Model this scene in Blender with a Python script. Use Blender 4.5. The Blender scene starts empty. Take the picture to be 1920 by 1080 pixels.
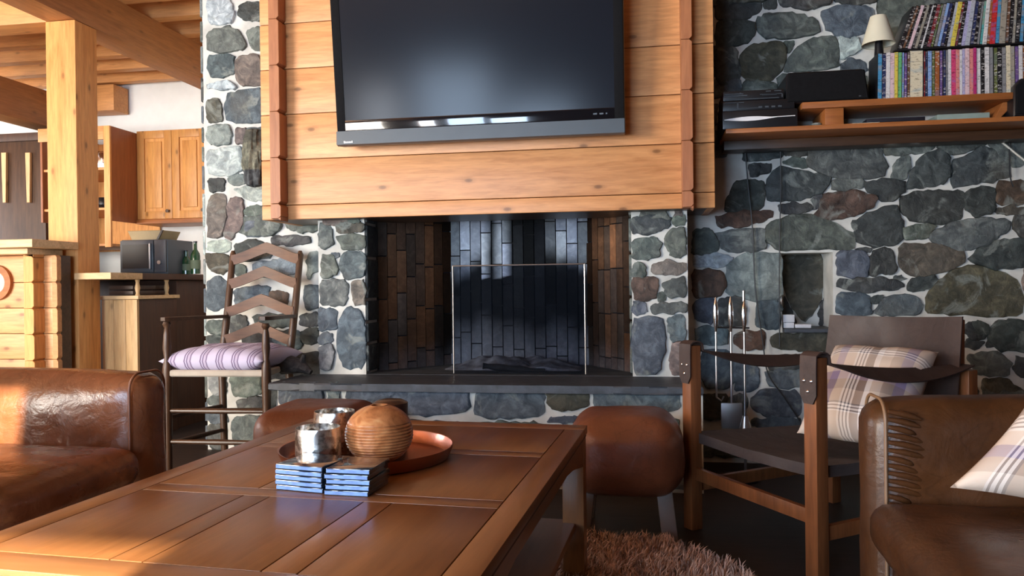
import bpy, bmesh, math, random
from mathutils import Vector, Matrix, noise
random.seed(7)
C = bpy.context.scene.collection
SC = bpy.context.scene
# ------------------------------------------------------------ camera
F = 1450.0
YAW = math.radians(9.5); PITCH = math.radians(-0.2); ROLL = 0.012
CAM = Vector((0, 0, 0.85))
fwd = Vector((-math.sin(YAW) * math.cos(PITCH), math.cos(YAW) * math.cos(PITCH), math.sin(PITCH)))
rgt0 = Vector((math.cos(YAW), math.sin(YAW), 0)); up0 = rgt0.cross(fwd)
rgt = rgt0 * math.cos(ROLL) - up0 * math.sin(ROLL)
upv = up0 * math.cos(ROLL) + rgt0 * math.sin(ROLL)
cd = bpy.data.cameras.new('camera'); cam = bpy.data.objects.new('camera', cd); C.objects.link(cam)
cd.sensor_width = 36; cd.lens = 36 * F / 1920; cd.clip_start = 0.02
cam.matrix_world = Matrix(((rgt.x, upv.x, -fwd.x, CAM.x), (rgt.y, upv.y, -fwd.y, CAM.y), (rgt.z, upv.z, -fwd.z, CAM.z), (0, 0, 0, 1)))
SC.camera = cam
SC.view_settings.view_transform = 'Standard'; SC.view_settings.look = 'None'
SC.view_settings.gamma = 1; SC.view_settings.use_curve_mapping = False
SC.view_settings.exposure = 0.0
# ------------------------------------------------------------ world, sun, window daylight
W = bpy.data.worlds.new('world'); SC.world = W; W.use_nodes = True
W.node_tree.nodes['Background'].inputs[0].default_value = (0.75, 0.86, 1.0, 1)
W.node_tree.nodes['Background'].inputs[1].default_value = 2.5

def area(name, x0, x1, z0, z1, y, power, col, aim=(0, 1, 0)):
    l = bpy.data.lights.new(name, 'AREA'); l.shape = 'RECTANGLE'; l.size = x1 - x0; l.size_y = z1 - z0
    l.energy = power; l.color = col
    o = bpy.data.objects.new(name, l); C.objects.link(o); o.location = ((x0 + x1) / 2, y, (z0 + z1) / 2)
    o.rotation_euler = Vector(aim).to_track_quat('-Z', 'Y').to_euler()
    return o
WINS = [(-6.3, -3.83, 0.25, 2.3), (-3.03, -2.58, 0.35, 1.9), (-2.38, -1.53, 0.35, 2.08), (-1.47, -0.65, 0.35, 1.66)]
YF = -1.75
area('window_daylight', *WINS[0], YF - 0.12, 640, (1.0, 0.92, 0.80))
area('window_daylight', *WINS[1], YF - 0.12, 60, (0.85, 0.91, 1.0))
area('window_daylight', *WINS[2], YF - 0.12, 110, (0.56, 0.75, 1.0))
area('window_daylight', *WINS[3], YF - 0.12, 85, (0.56, 0.75, 1.0))
# kitchen window in the far left wall
lk = bpy.data.lights.new('kitchen_daylight', 'AREA'); lk.shape = 'RECTANGLE'; lk.size = 1.4; lk.size_y = 1.2; lk.energy = 90; lk.color = (0.95, 0.96, 1)
ok = bpy.data.objects.new('kitchen_daylight', lk); C.objects.link(ok); ok.location = (-6.85, 3.6, 1.5)
ok.rotation_euler = Vector((1, 0, 0)).to_track_quat('-Z', 'Y').to_euler()
sl = bpy.data.lights.new('sun', 'SUN'); sl.energy = 34; sl.angle = 0.012; sl.color = (1, 0.86, 0.62)
so = bpy.data.objects.new('sun', sl); C.objects.link(so)
so.rotation_euler = Vector((-0.008, 1.0, -0.40)).to_track_quat('-Z', 'Y').to_euler()

# ------------------------------------------------------------ helpers
def ray(px, py):
    return fwd + rgt * ((px - 960) / F) + upv * ((540 - py) / F)
def P(px, py, X=None, Y=None, Z=None):
    d = ray(px, py)
    if X is not None: t = (X - CAM.x) / d.x
    elif Y is not None: t = (Y - CAM.y) / d.y
    else: t = (Z - CAM.z) / d.z
    return CAM + d * t

class M:
    def __init__(s): s.bm = bmesh.new(); s.col = s.bm.verts.layers.float_color.new('Col')
    def box(s, a, b, bev=0.0, rot=None, piv=None, col=None):
        a = Vector(a); b = Vector(b)
        vs = [s.bm.verts.new((x, y, z)) for x in (a.x, b.x) for y in (a.y, b.y) for z in (a.z, b.z)]
        q = [(0, 1, 3, 2), (4, 6, 7, 5), (0, 4, 5, 1), (2, 3, 7, 6), (0, 2, 6, 4), (1, 5, 7, 3)]
        fs = [s.bm.faces.new([vs[i] for i in f]) for f in q]
        if rot is not None:
            pv = Vector(piv) if piv is not None else (a + b) / 2
            for v in vs: v.co = rot @ (v.co - pv) + pv
        if bev > 0:
            es = list({e for f in fs for e in f.edges})
            r = bmesh.ops.bevel(s.bm, geom=es, offset=bev, segments=2, affect='EDGES', profile=0.6)
            vs = r['verts']
        if col is not None:
            for v in vs: v[s.col] = (*col, 1)
        return vs
    def beam(s, p0, p1, w, h, bev=0.003, up=(0, 0, 1)):
        """square bar from p0 to p1; w across, h along up"""
        p0 = Vector(p0); p1 = Vector(p1); d = (p1 - p0); L = d.length; d.normalize()
        u = Vector(up); sd = d.cross(u)
        if sd.length < 1e-4: u = Vector((0, 1, 0)); sd = d.cross(u)
        sd.normalize(); u = sd.cross(d).normalized()
        vs = s.box((-w / 2, 0, -h / 2), (w / 2, L, h / 2), bev)
        m = Matrix((sd, d, u)).transposed()
        for v in {v for v in vs}: v.co = m @ v.co + p0
    def tube(s, pts, rad, n=10, cap=True):
        pts = [Vector(p) for p in pts]; rings = []
        rads = rad if isinstance(rad, (list, tuple)) else [rad] * len(pts)
        ref = None
        for i, p in enumerate(pts):
            t = (pts[min(i + 1, len(pts) - 1)] - pts[max(i - 1, 0)]).normalized()
            if ref is None: ref = t.orthogonal().normalized()
            ref = (ref - t * ref.dot(t)).normalized(); b = t.cross(ref)
            rings.append([s.bm.verts.new(p + (ref * math.cos(2 * math.pi * k / n) + b * math.sin(2 * math.pi * k / n)) * rads[i]) for k in range(n)])
        for a, c in zip(rings, rings[1:]):
            for k in range(n): s.bm.faces.new((a[k], a[(k + 1) % n], c[(k + 1) % n], c[k]))
        if cap:
            s.bm.faces.new(rings[0][::-1]); s.bm.faces.new(rings[-1])
    def lathe(s, prof, c, n=40):
        """profile [(r,z)] around the vertical axis through c"""
        c = Vector(c); rings = []
        for r, z in prof:
            if r < 1e-5: rings.append([s.bm.verts.new(c + Vector((0, 0, z)))])
            else: rings.append([s.bm.verts.new(c + Vector((r * math.cos(2 * math.pi * k / n), r * math.sin(2 * math.pi * k / n), z))) for k in range(n)])
        for a, b in zip(rings, rings[1:]):
            for k in range(n):
                k2 = (k + 1) % n
                q = [a[k % len(a)], a[k2 % len(a)], b[k2 % len(b)], b[k % len(b)]]
                u = []
                for v in q:
                    if v not in u: u.append(v)
                if len(u) > 2: s.bm.faces.new(u)
    def prism(s, poly, axis, a, b, bev=0.0):
        """poly: 2D points; axis 'y': (x,z) extruded y a..b; 'x': (y,z); 'z': (x,y)"""
        def mk(p, t):
            return {'y': (p[0], t, p[1]), 'x': (t, p[0], p[1]), 'z': (p[0], p[1], t)}[axis]
        A = [s.bm.verts.new(mk(p, a)) for p in poly]; B = [s.bm.verts.new(mk(p, b)) for p in poly]
        n = len(poly); fs = [s.bm.faces.new(A), s.bm.faces.new(B[::-1])]
        for i in range(n): fs.append(s.bm.faces.new((A[i], B[i], B[(i + 1) % n], A[(i + 1) % n])))
        if bev:
            bmesh.ops.bevel(s.bm, geom=list({e for f in fs[:2] for e in f.edges}), offset=bev, segments=1, affect='EDGES')
    def grid(s, fn, nu, nv, wrapu=False, wrapv=False):
        g = [[s.bm.verts.new(fn(i / (nu if wrapu else nu - 1), j / (nv if wrapv else nv - 1))) for j in range(nv)] for i in range(nu)]
        for i in range(nu if wrapu else nu - 1):
            for j in range(nv if wrapv else nv - 1):
                s.bm.faces.new((g[i][j], g[(i + 1) % nu][j], g[(i + 1) % nu][(j + 1) % nv], g[i][(j + 1) % nv]))
        return g
    def soft(s, a, b, r, puff=(0, 0, 0), n=14, wr=0.0, seed=0):
        """upholstered block with corner radius r, faces bulging by puff, wrinkle noise wr"""
        a = Vector(a); b = Vector(b); c = (a + b) / 2; h = (b - a) / 2
        t = bmesh.new(); bmesh.ops.create_cube(t, size=2)
        bmesh.ops.subdivide_edges(t, edges=t.edges[:], cuts=n, use_grid_fill=True)
        mp = {}
        for v in t.verts:
            q = []
            for k in range(3):
                x = v.co[k]; q.append(math.copysign(abs(x) ** 0.7, x) * h[k])
            p = Vector(q)
            inn = Vector([max(-(h[k] - r), min(h[k] - r, p[k])) for k in range(3)])
            d = p - inn
            if d.length > 1e-9:
                # keep flat faces, round the edges
                m_ = max(abs(d[0]), abs(d[1]), abs(d[2])); 
                p = inn + d.normalized() * r * (m_ / r)
            for k in range(3):
                o1, o2 = [j for j in range(3) if j != k]
                f_ = (1 - min(1, (p[o1] / h[o1]) ** 2)) * (1 - min(1, (p[o2] / h[o2]) ** 2))
                p[k] += math.copysign(puff[k] * f_, p[k]) * min(1, abs(p[k]) / h[k])
            w_ = p + c
            if wr: w_ += (p.normalized()) * wr * noise.fractal(w_ * 7 + Vector((seed, 0, 0)), 1, 2, 4)
            mp[v] = s.bm.verts.new(w_)
        for f in t.faces: s.bm.faces.new([mp[v] for v in f.verts])
        t.free()

def setp(o, label=None, cat=None, group=None, kind=None):
    if label: o['label'] = label
    if cat: o['category'] = cat
    if group: o['group'] = group
    if kind: o['kind'] = kind
    return o
def obj(name, m, material, parent=None, smooth=35, **kw):
    bmesh.ops.recalc_face_normals(m.bm, faces=m.bm.faces)
    me = bpy.data.meshes.new(name); m.bm.to_mesh(me); m.bm.free()
    o = bpy.data.objects.new(name, me); C.objects.link(o)
    if parent is not None:
        o.parent = parent; L = Vector(parent['_w']) if '_w' in parent else Vector((0, 0, 0))
        me.transform(Matrix.Translation(-L)); o['_w'] = tuple(L)
    else:
        # origin at base centre
        xs = [v.co for v in me.vertices]
        c = Vector(((min(v.x for v in xs) + max(v.x for v in xs)) / 2, (min(v.y for v in xs) + max(v.y for v in xs)) / 2, min(v.z for v in xs)))
        me.transform(Matrix.Translation(-c)); o.location = c; o['_w'] = tuple(c)
    if smooth:
        me.polygons.foreach_set('use_smooth', [True] * len(me.polygons))
        me.set_sharp_from_angle(angle=math.radians(smooth))
    if material: me.materials.append(material)
    setp(o, **kw)
    return o
def thing(name, loc, label, cat, group=None):
    o = bpy.data.objects.new(name, None); C.objects.link(o); o.location = loc; o['_w'] = tuple(loc)
    o.empty_display_size = 0.05
    return setp(o, label, cat, group)
def S(o): o['kind'] = 'structure'; return o

# ------------------------------------------------------------ materials
class N:
    def __init__(s, name):
        s.m = bpy.data.materials.new(name); s.m.use_nodes = True; s.t = s.m.node_tree
        s.b = s.t.nodes['Principled BSDF']
    def n(s, ty, **kw):
        x = s.t.nodes.new(ty)
        for k, v in kw.items():
            if hasattr(x, k): setattr(x, k, v)
            else: x.inputs[k.replace('_', ' ')].default_value = v
        return x
    def l(s, a, b): s.t.links.new(a, b)
    def coord(s, scale=(1, 1, 1), rnd=True, kind='Object'):
        tc = s.n('ShaderNodeTexCoord'); out = tc.outputs[kind]
        if rnd:
            oi = s.n('ShaderNodeObjectInfo'); g = s.n('ShaderNodeNewGeometry')
            ad = s.n('ShaderNodeMath', operation='ADD'); s.l(oi.outputs['Random'], ad.inputs[0]); s.l(g.outputs['Random Per Island'], ad.inputs[1])
            mu = s.n('ShaderNodeMath', operation='MULTIPLY'); s.l(ad.outputs[0], mu.inputs[0]); mu.inputs[1].default_value = 7.0
            va = s.n('ShaderNodeVectorMath', operation='ADD'); s.l(out, va.inputs[0]); s.l(mu.outputs[0], va.inputs[1]); out = va.outputs[0]
            s.rand = g.outputs['Random Per Island']
        mp = s.n('ShaderNodeMapping'); mp.inputs['Scale'].default_value = scale; s.l(out, mp.inputs[0])
        return mp.outputs[0]
    def noise(s, co, scale, detail=4, rough=0.5, dist=0):
        x = s.n('ShaderNodeTexNoise'); x.inputs['Scale'].default_value = scale; x.inputs['Detail'].default_value = detail
        x.inputs['Roughness'].default_value = rough; x.inputs['Distortion'].default_value = dist
        if co is not None: s.l(co, x.inputs['Vector'])
        return x.outputs['Fac']
    def ramp(s, f, stops, interp='LINEAR'):
        r = s.n('ShaderNodeValToRGB'); r.color_ramp.interpolation = interp
        e = r.color_ramp.elements
        while len(e) < len(stops): e.new(0.5)
        for i, (p, c) in enumerate(stops):
            e[i].position = p; e[i].color = (*c, 1) if len(c) == 3 else c
        s.l(f, r.inputs[0]); return r.outputs[0]
    def mix(s, f, a, b, mode='MIX'):
        x = s.n('ShaderNodeMix', data_type='RGBA', blend_type=mode)
        for v, i in ((f, 0), (a, 6), (b, 7)):
            if isinstance(v, (int, float)): x.inputs[i].default_value = v
            elif isinstance(v, tuple): x.inputs[i].default_value = (*v, 1) if len(v) == 3 else v
            else: s.l(v, x.inputs[i])
        return x.outputs[2]
    def bump(s, f, strength=0.3, dist=0.01):
        b = s.n('ShaderNodeBump'); b.inputs['Strength'].default_value = strength; b.inputs['Distance'].default_value = dist
        s.l(f, b.inputs['Height']); s.l(b.outputs[0], s.b.inputs['Normal'])
    def base(s, c, rough=0.5, metal=0, spec=0.5, coat=0, coatr=0.1):
        if isinstance(c, tuple): s.b.inputs['Base Color'].default_value = (*c, 1)
        else: s.l(c, s.b.inputs['Base Color'])
        if isinstance(rough, (int, float)): s.b.inputs['Roughness'].default_value = rough
        else: s.l(rough, s.b.inputs['Roughness'])
        s.b.inputs['Metallic'].default_value = metal; s.b.inputs['Specular IOR Level'].default_value = spec
        s.b.inputs['Coat Weight'].default_value = coat; s.b.inputs['Coat Roughness'].default_value = coatr
        return s.m

def wood(name, c0, c1, axis='x', rough=0.5, knots=0.5, coat=0, grain=1.0, spec=0.4):
    k = N(name); st = {'x': (0.9, 9, 9), 'y': (9, 0.9, 9), 'z': (9, 9, 0.9)}[axis]
    st = tuple(v * grain for v in st)
    co = k.coord(st)
    f = k.noise(co, 2.2, 5, 0.55, 1.4)
    c = k.ramp(f, [(0.28, c0), (0.5, tuple((a + b) / 2 for a, b in zip(c0, c1))), (0.72, c1)])
    f2 = k.noise(co, 9, 3, 0.6, 0.4)
    c = k.mix(0.28, c, k.ramp(f2, [(0.35, tuple(v * 0.6 for v in c0)), (0.6, c1)]))
    # board-to-board tone
    c = k.mix(1.0, c, k.ramp(k.rand, [(0, (0.86, 0.83, 0.80)), (1, (1.08, 1.06, 1.04))]), 'MULTIPLY')
    if knots:
        kc = k.coord((1, 1, 1)); sp = k.n('ShaderNodeSeparateXYZ'); k.l(kc, sp.inputs[0]); cb = k.n('ShaderNodeCombineXYZ')
        al, ac = {'x': (0, (1, 2)), 'y': (1, (0, 2)), 'z': (2, (0, 1))}[axis]
        m1 = k.n('ShaderNodeMath', operation='MULTIPLY'); k.l(sp.outputs[al], m1.inputs[0]); m1.inputs[1].default_value = 2.6
        a1 = k.n('ShaderNodeMath', operation='ADD'); k.l(sp.outputs[ac[0]], a1.inputs[0]); k.l(sp.outputs[ac[1]], a1.inputs[1])
        m2 = k.n('ShaderNodeMath', operation='MULTIPLY'); k.l(a1.outputs[0], m2.inputs[0]); m2.inputs[1].default_value = 5.5
        k.l(m1.outputs[0], cb.inputs[0]); k.l(m2.outputs[0], cb.inputs[1])
        v = k.n('ShaderNodeTexVoronoi', voronoi_dimensions='2D'); v.inputs['Scale'].default_value = 1.0; k.l(cb.outputs[0], v.inputs['Vector'])
        kd = k.ramp(v.outputs['Distance'], [(0.0, (1, 1, 1)), (0.035, (0.8, 0.8, 0.8)), (0.055, (0.25, 0.25, 0.25)), (0.11, (0, 0, 0))])
        m_ = k.n('ShaderNodeMath', operation='MULTIPLY'); k.l(kd, m_.inputs[0]); m_.inputs[1].default_value = knots
        c = k.mix(m_.outputs[0], c, tuple(v * 0.28 for v in c0))
    k.bump(f2, 0.08, 0.004)
    return k.base(c, rough, spec=spec, coat=coat, coatr=0.12)

def plain(name, c, rough=0.5, metal=0, spec=0.5, var=0.12, sc=12, bump=0.05, coat=0):
    k = N(name); co = k.coord()
    f = k.noise(co, sc, 4)
    cc = k.ramp(f, [(0.3, tuple(v * (1 - var) for v in c)), (0.7, tuple(min(1, v * (1 + var)) for v in c))])
    if bump: k.bump(k.noise(co, sc * 6, 3), bump, 0.002)
    return k.base(cc, rough, metal, spec, coat)

def leather(name, c0, c1, rough=0.33):
    k = N(name); co = k.coord(rnd=False)
    f = k.noise(co, 5.5, 6, 0.6, 0.6)
    c = k.ramp(f, [(0.3, c0), (0.55, tuple((a + b) / 2 for a, b in zip(c0, c1))), (0.75, c1)])
    v = k.n('ShaderNodeTexVoronoi', feature='DISTANCE_TO_EDGE'); v.inputs['Scale'].default_value = 9; k.l(k.mix(0.15, co, k.n('ShaderNodeTexNoise').outputs['Color']), v.inputs['Vector'])
    c = k.mix(1.0, c, k.ramp(v.outputs['Distance'], [(0, (0.8, 0.8, 0.8)), (0.03, (1, 1, 1))]), 'MULTIPLY')
    h = k.noise(co, 14, 6, 0.6, 0.5)
    k.bump(h, 0.35, 0.012)
    r = k.ramp(k.noise(co, 8, 3), [(0.3, (rough - .08,) * 3), (0.7, (rough + .14,) * 3)])
    return k.base(c, r, spec=0.55)

def attr_mat(name, rough=0.7, sc=14, stain=0.5, spec=0.3, bump=0.5, vein=True, con=1.0):
    k = N(name); a = k.n('ShaderNodeAttribute'); a.attribute_name = 'Col'
    co = k.coord(rnd=True, kind='Object')
    f = k.noise(co, sc, 6, 0.65, 0.8)
    c = k.mix(con, a.outputs['Color'], k.ramp(f, [(0.28, (0.35, 0.38, 0.4)), (0.5, (0.92, 0.93, 0.93)), (0.72, (1.9, 1.88, 1.78))]), 'MULTIPLY')
    if vein:
        g = k.noise(co, 5.5, 5, 0.6, 1.6)
        c = k.mix(k.ramp(g, [(0.57, (0, 0, 0)), (0.66, (stain,) * 3), (0.76, (0, 0, 0))]), c, (0.26, 0.29, 0.27))
        g2 = k.noise(co, 3.0, 3, 0.5, 0.3)
        c = k.mix(k.ramp(g2, [(0.58, (0, 0, 0)), (0.72, (0.35,) * 3)]), c, (0.10, 0.085, 0.055))
    k.bump(k.noise(co, 20, 7, 0.7, 0.3), bump, 0.012)
    return k.base(c, rough, spec=spec)

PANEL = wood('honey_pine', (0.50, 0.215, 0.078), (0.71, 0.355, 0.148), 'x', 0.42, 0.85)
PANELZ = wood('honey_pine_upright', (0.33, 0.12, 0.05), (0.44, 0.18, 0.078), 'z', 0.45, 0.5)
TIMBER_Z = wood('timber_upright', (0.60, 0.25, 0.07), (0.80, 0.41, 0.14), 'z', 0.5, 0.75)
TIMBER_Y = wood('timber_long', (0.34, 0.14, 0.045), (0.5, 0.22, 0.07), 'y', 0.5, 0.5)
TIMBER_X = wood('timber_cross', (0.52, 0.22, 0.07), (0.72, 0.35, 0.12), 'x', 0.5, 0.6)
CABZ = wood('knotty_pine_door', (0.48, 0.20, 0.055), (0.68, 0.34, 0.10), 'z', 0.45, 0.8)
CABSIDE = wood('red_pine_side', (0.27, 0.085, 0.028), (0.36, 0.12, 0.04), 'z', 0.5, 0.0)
PALE = wood('pale_pine', (0.52, 0.31, 0.13), (0.74, 0.5, 0.25), 'z', 0.5, 0.6)
PALEX = wood('pale_pine_edge', (0.56, 0.36, 0.17), (0.78, 0.56, 0.32), 'x', 0.5, 0.3)
SHELF = wood('shelf_pine', (0.26, 0.085, 0.022), (0.42, 0.15, 0.042), 'x', 0.45, 0.5)
DARKW = wood('dark_oak', (0.035, 0.017, 0.01), (0.085, 0.042, 0.022), 'z', 0.38, 0)
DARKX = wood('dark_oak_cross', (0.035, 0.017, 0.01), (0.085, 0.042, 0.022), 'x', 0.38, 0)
SLAT = wood('slat_oak', (0.085, 0.038, 0.02), (0.16, 0.07, 0.034), 'x', 0.45, 0, spec=0.3)
BROWNW = wood('cupboard_brown', (0.05, 0.022, 0.012), (0.085, 0.036, 0.018), 'z', 0.5, 0)
SAFW = wood('safari_frame_wood', (0.13, 0.045, 0.017), (0.24, 0.085, 0.03), 'z', 0.35, 0)
TABY = wood('table_long', (0.185, 0.076, 0.028), (0.255, 0.112, 0.042), 'y', 0.30, 0.0, grain=0.7)
TABX = wood('table_cross', (0.20, 0.084, 0.032), (0.28, 0.125, 0.05), 'x', 0.30, 0.0, grain=0.7)
TABZ = wood('table_upright', (0.185, 0.076, 0.028), (0.255, 0.112, 0.042), 'z', 0.3, 0.0)
GROOVE = plain('groove_dark', (0.05, 0.014, 0.006), 0.6)
LEATH = leather('tan_leather', (0.10, 0.032, 0.014), (0.27, 0.10, 0.042), 0.22)
LEATH2 = leather('brown_leather', (0.038, 0.014, 0.005), (0.098, 0.037, 0.012), 0.34)
LEATH3 = leather('stool_leather', (0.10, 0.03, 0.014), (0.21, 0.07, 0.032), 0.36)
STRAP = leather('strap_leather', (0.028, 0.015, 0.012), (0.060, 0.034, 0.027), 0.58)
SUEDE = leather('dark_suede', (0.035, 0.024, 0.022), (0.07, 0.05, 0.045), 0.75)
STONE = attr_mat('slate_stone', 0.55, 20, stain=0.6, bump=1.0, spec=0.4)
MORTAR = plain('lime_mortar', (0.54, 0.54, 0.51), 0.9, spec=0.1, var=0.2, sc=9, bump=0.5)
SLATE = plain('slate_slab', (0.045, 0.052, 0.065), 0.5, var=0.4, sc=20, bump=0.4)
WHITE = plain('white_plaster', (0.78, 0.79, 0.78), 0.85, var=0.03, bump=0.05)
FLOORM = wood('dark_floor', (0.018, 0.013, 0.012), (0.035, 0.024, 0.02), 'x', 0.55, 0)
BLACK = plain('black_plastic', (0.008, 0.008, 0.01), 0.35, var=0.1, bump=0.0)
BLACKM = plain('matt_black_cloth', (0.006, 0.006, 0.007), 0.85, spec=0.15, var=0.2, sc=80)
BEZ = plain('gloss_black_bezel', (0.006, 0.006, 0.008), 0.04, var=0.0, bump=0.0, coat=0.6)
GREYP = plain('grey_plastic', (0.055, 0.068, 0.082), 0.38, var=0.05, bump=0.0)
SCREEN = N('television_screen').base((0.010, 0.012, 0.018), 0.17, spec=0.2)
SILV = plain('brushed_steel', (0.55, 0.56, 0.58), 0.3, metal=1, bump=0.05)
CHROME = plain('polished_chrome', (0.8, 0.8, 0.8), 0.12, metal=1, bump=0)
CREAM = plain('cream_shade', (0.72, 0.68, 0.53), 0.8, var=0.04)
WHITEP = plain('white_plastic', (0.75, 0.75, 0.77), 0.35, var=0.02, bump=0)
RUSH = plain('rush_seat_edge', (0.42, 0.38, 0.33), 0.8)
k = N('copper'); co = k.coord(rnd=False); k.bump(k.noise(co, 60, 2), 0.25, 0.003); COPPER = k.base((0.42, 0.20, 0.155), 0.3, metal=1)
k = N('hammered_silver'); co = k.coord(rnd=False)
v = k.n('ShaderNodeTexVoronoi'); v.inputs['Scale'].default_value = 62; k.l(co, v.inputs['Vector']); k.bump(v.outputs['Distance'], 0.45, 0.004)
HAMMER = k.base(k.ramp(k.noise(co, 40, 4, .7), [(0.45, (0.90, 0.88, 0.84)), (0.6, (0.28, 0.24, 0.20))]), 0.3, metal=1)
k = N('turned_wood'); co = k.coord((1, 1, 1), False)
f = k.noise(co, 14, 5, 0.6, 2.5)
TURNED = k.base(k.ramp(f, [(0.3, (0.20, 0.065, 0.022)), (0.52, (0.40, 0.16, 0.06)), (0.72, (0.50, 0.26, 0.11))]), 0.28, spec=0.5)
k = N('smoked_glass')
mixs = k.n('ShaderNodeMixShader'); tr = k.n('ShaderNodeBsdfTransparent'); tr.inputs[0].default_value = (0.74, 0.76, 0.80, 1)
gl = k.n('ShaderNodeBsdfDiffuse'); gl.inputs[0].default_value = (0.03, 0.04, 0.06, 1); mixs.inputs[0].default_value = 0.04
k.l(tr.outputs[0], mixs.inputs[1]); k.l(gl.outputs[0], mixs.inputs[2]); k.l(mixs.outputs[0], k.t.nodes['Material Output'].inputs[0]); GLASSF = k.m
k = N('window_pane')
mixs = k.n('ShaderNodeMixShader'); tr = k.n('ShaderNodeBsdfTransparent'); tr.inputs[0].default_value = (1, 1, 1, 1)
gl = k.n('ShaderNodeBsdfGlossy'); gl.inputs['Roughness'].default_value = 0.02; mixs.inputs[0].default_value = 0.04
k.l(tr.outputs[0], mixs.inputs[1]); k.l(gl.outputs[0], mixs.inputs[2]); k.l(mixs.outputs[0], k.t.nodes['Material Output'].inputs[0]); PANE = k.m
BOTTLE = N('green_bottle_glass').base((0.012, 0.05, 0.02), 0.08, spec=0.7)
BARK = attr_mat('bark', 0.85, 30, vein=False)

def stripes(name, stopsx, stopsz, px, pz, ax=0, az=2, lines=0.0):
    """woven cloth: colour bands along two local axes, crossed"""
    k = N(name); tc = k.n('ShaderNodeTexCoord'); sp = k.n('ShaderNodeSeparateXYZ'); k.l(tc.outputs['UV'], sp.inputs[0])
    def band(out, per, stops):
        m = k.n('ShaderNodeMath', operation='MULTIPLY'); k.l(out, m.inputs[0]); m.inputs[1].default_value = per
        f = k.n('ShaderNodeMath', operation='FRACT'); k.l(m.outputs[0], f.inputs[0])
        return k.ramp(f.outputs[0], stops, 'CONSTANT')
    a = band(sp.outputs[0], px, stopsx)
    c = a
    if stopsz: c = k.mix(0.5, a, band(sp.outputs[1], pz, stopsz))
    wv = k.n('ShaderNodeTexChecker'); wv.inputs['Scale'].default_value = 260; k.l(tc.outputs['UV'], wv.inputs[0])
    k.bump(wv.outputs['Fac'], 0.12, 0.001)
    return k.base(c, 0.9, spec=0.1)
cr = (0.62, 0.52, 0.44); tn = (0.40, 0.31, 0.25); pu = (0.24, 0.19, 0.30); br = (0.19, 0.14, 0.12); gy = (0.14, 0.13, 0.14); wh = (0.78, 0.74, 0.72)
PX_ = [(0, cr), (0.16, tn), (0.32, pu), (0.46, cr), (0.62, wh), (0.65, gy), (0.67, wh), (0.70, gy), (0.72, wh), (0.75, gy), (0.77, wh), (0.80, br), (0.92, wh)]
PZ_ = [(0, cr), (0.2, wh), (0.22, gy), (0.24, wh), (0.27, gy), (0.29, wh), (0.32, gy), (0.34, tn), (0.55, br), (0.72, pu), (0.86, cr)]
PLAID = stripes('plaid_cloth', PX_, PZ_, 1.6, 1.6)
lv = (0.52, 0.49, 0.66); dk = (0.20, 0.16, 0.27)
STRIPE = stripes('lavender_stripe_cloth', [(0, lv), (0.55, dk), (0.63, lv), (0.70, dk), (0.78, (0.45, 0.40, 0.55)), (0.92, dk)], None, 6.5, 1)

# ------------------------------------------------------------ stone laying
TONES = {'b': (0.085, 0.108, 0.135), 'g': (0.092, 0.110, 0.104), 'd': (0.046, 0.053, 0.055), 'l': (0.17, 0.20, 0.21),
         'o': (0.072, 0.068, 0.050), 'r': (0.085, 0.052, 0.040), 'p': (0.32, 0.38, 0.38), 'w': (0.15, 0.125, 0.11)}
def chaikin(p, n=1):
    for _ in range(n):
        q = []
        for i in range(len(p)):
            a, b = p[i], p[(i + 1) % len(p)]
            q += [(a[0] * .88 + b[0] * .12, a[1] * .88 + b[1] * .12), (a[0] * .12 + b[0] * .88, a[1] * .12 + b[1] * .88)]
        p = q
    return p
def resample(p, n):
    L = []; t = 0
    for i in range(len(p)):
        a, b = p[i], p[(i + 1) % len(p)]; d = math.dist(a, b); L.append((t, d)); t += d
    out = []; i = 0
    for k_ in range(n):
        s_ = t * k_ / n
        while i < len(L) - 1 and L[i][0] + L[i][1] < s_: i += 1
        a, b = p[i], p[(i + 1) % len(p)]; u = (s_ - L[i][0]) / max(L[i][1], 1e-9)
        out.append((a[0] + (b[0] - a[0]) * u, a[1] + (b[1] - a[1]) * u))
    return out
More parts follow.
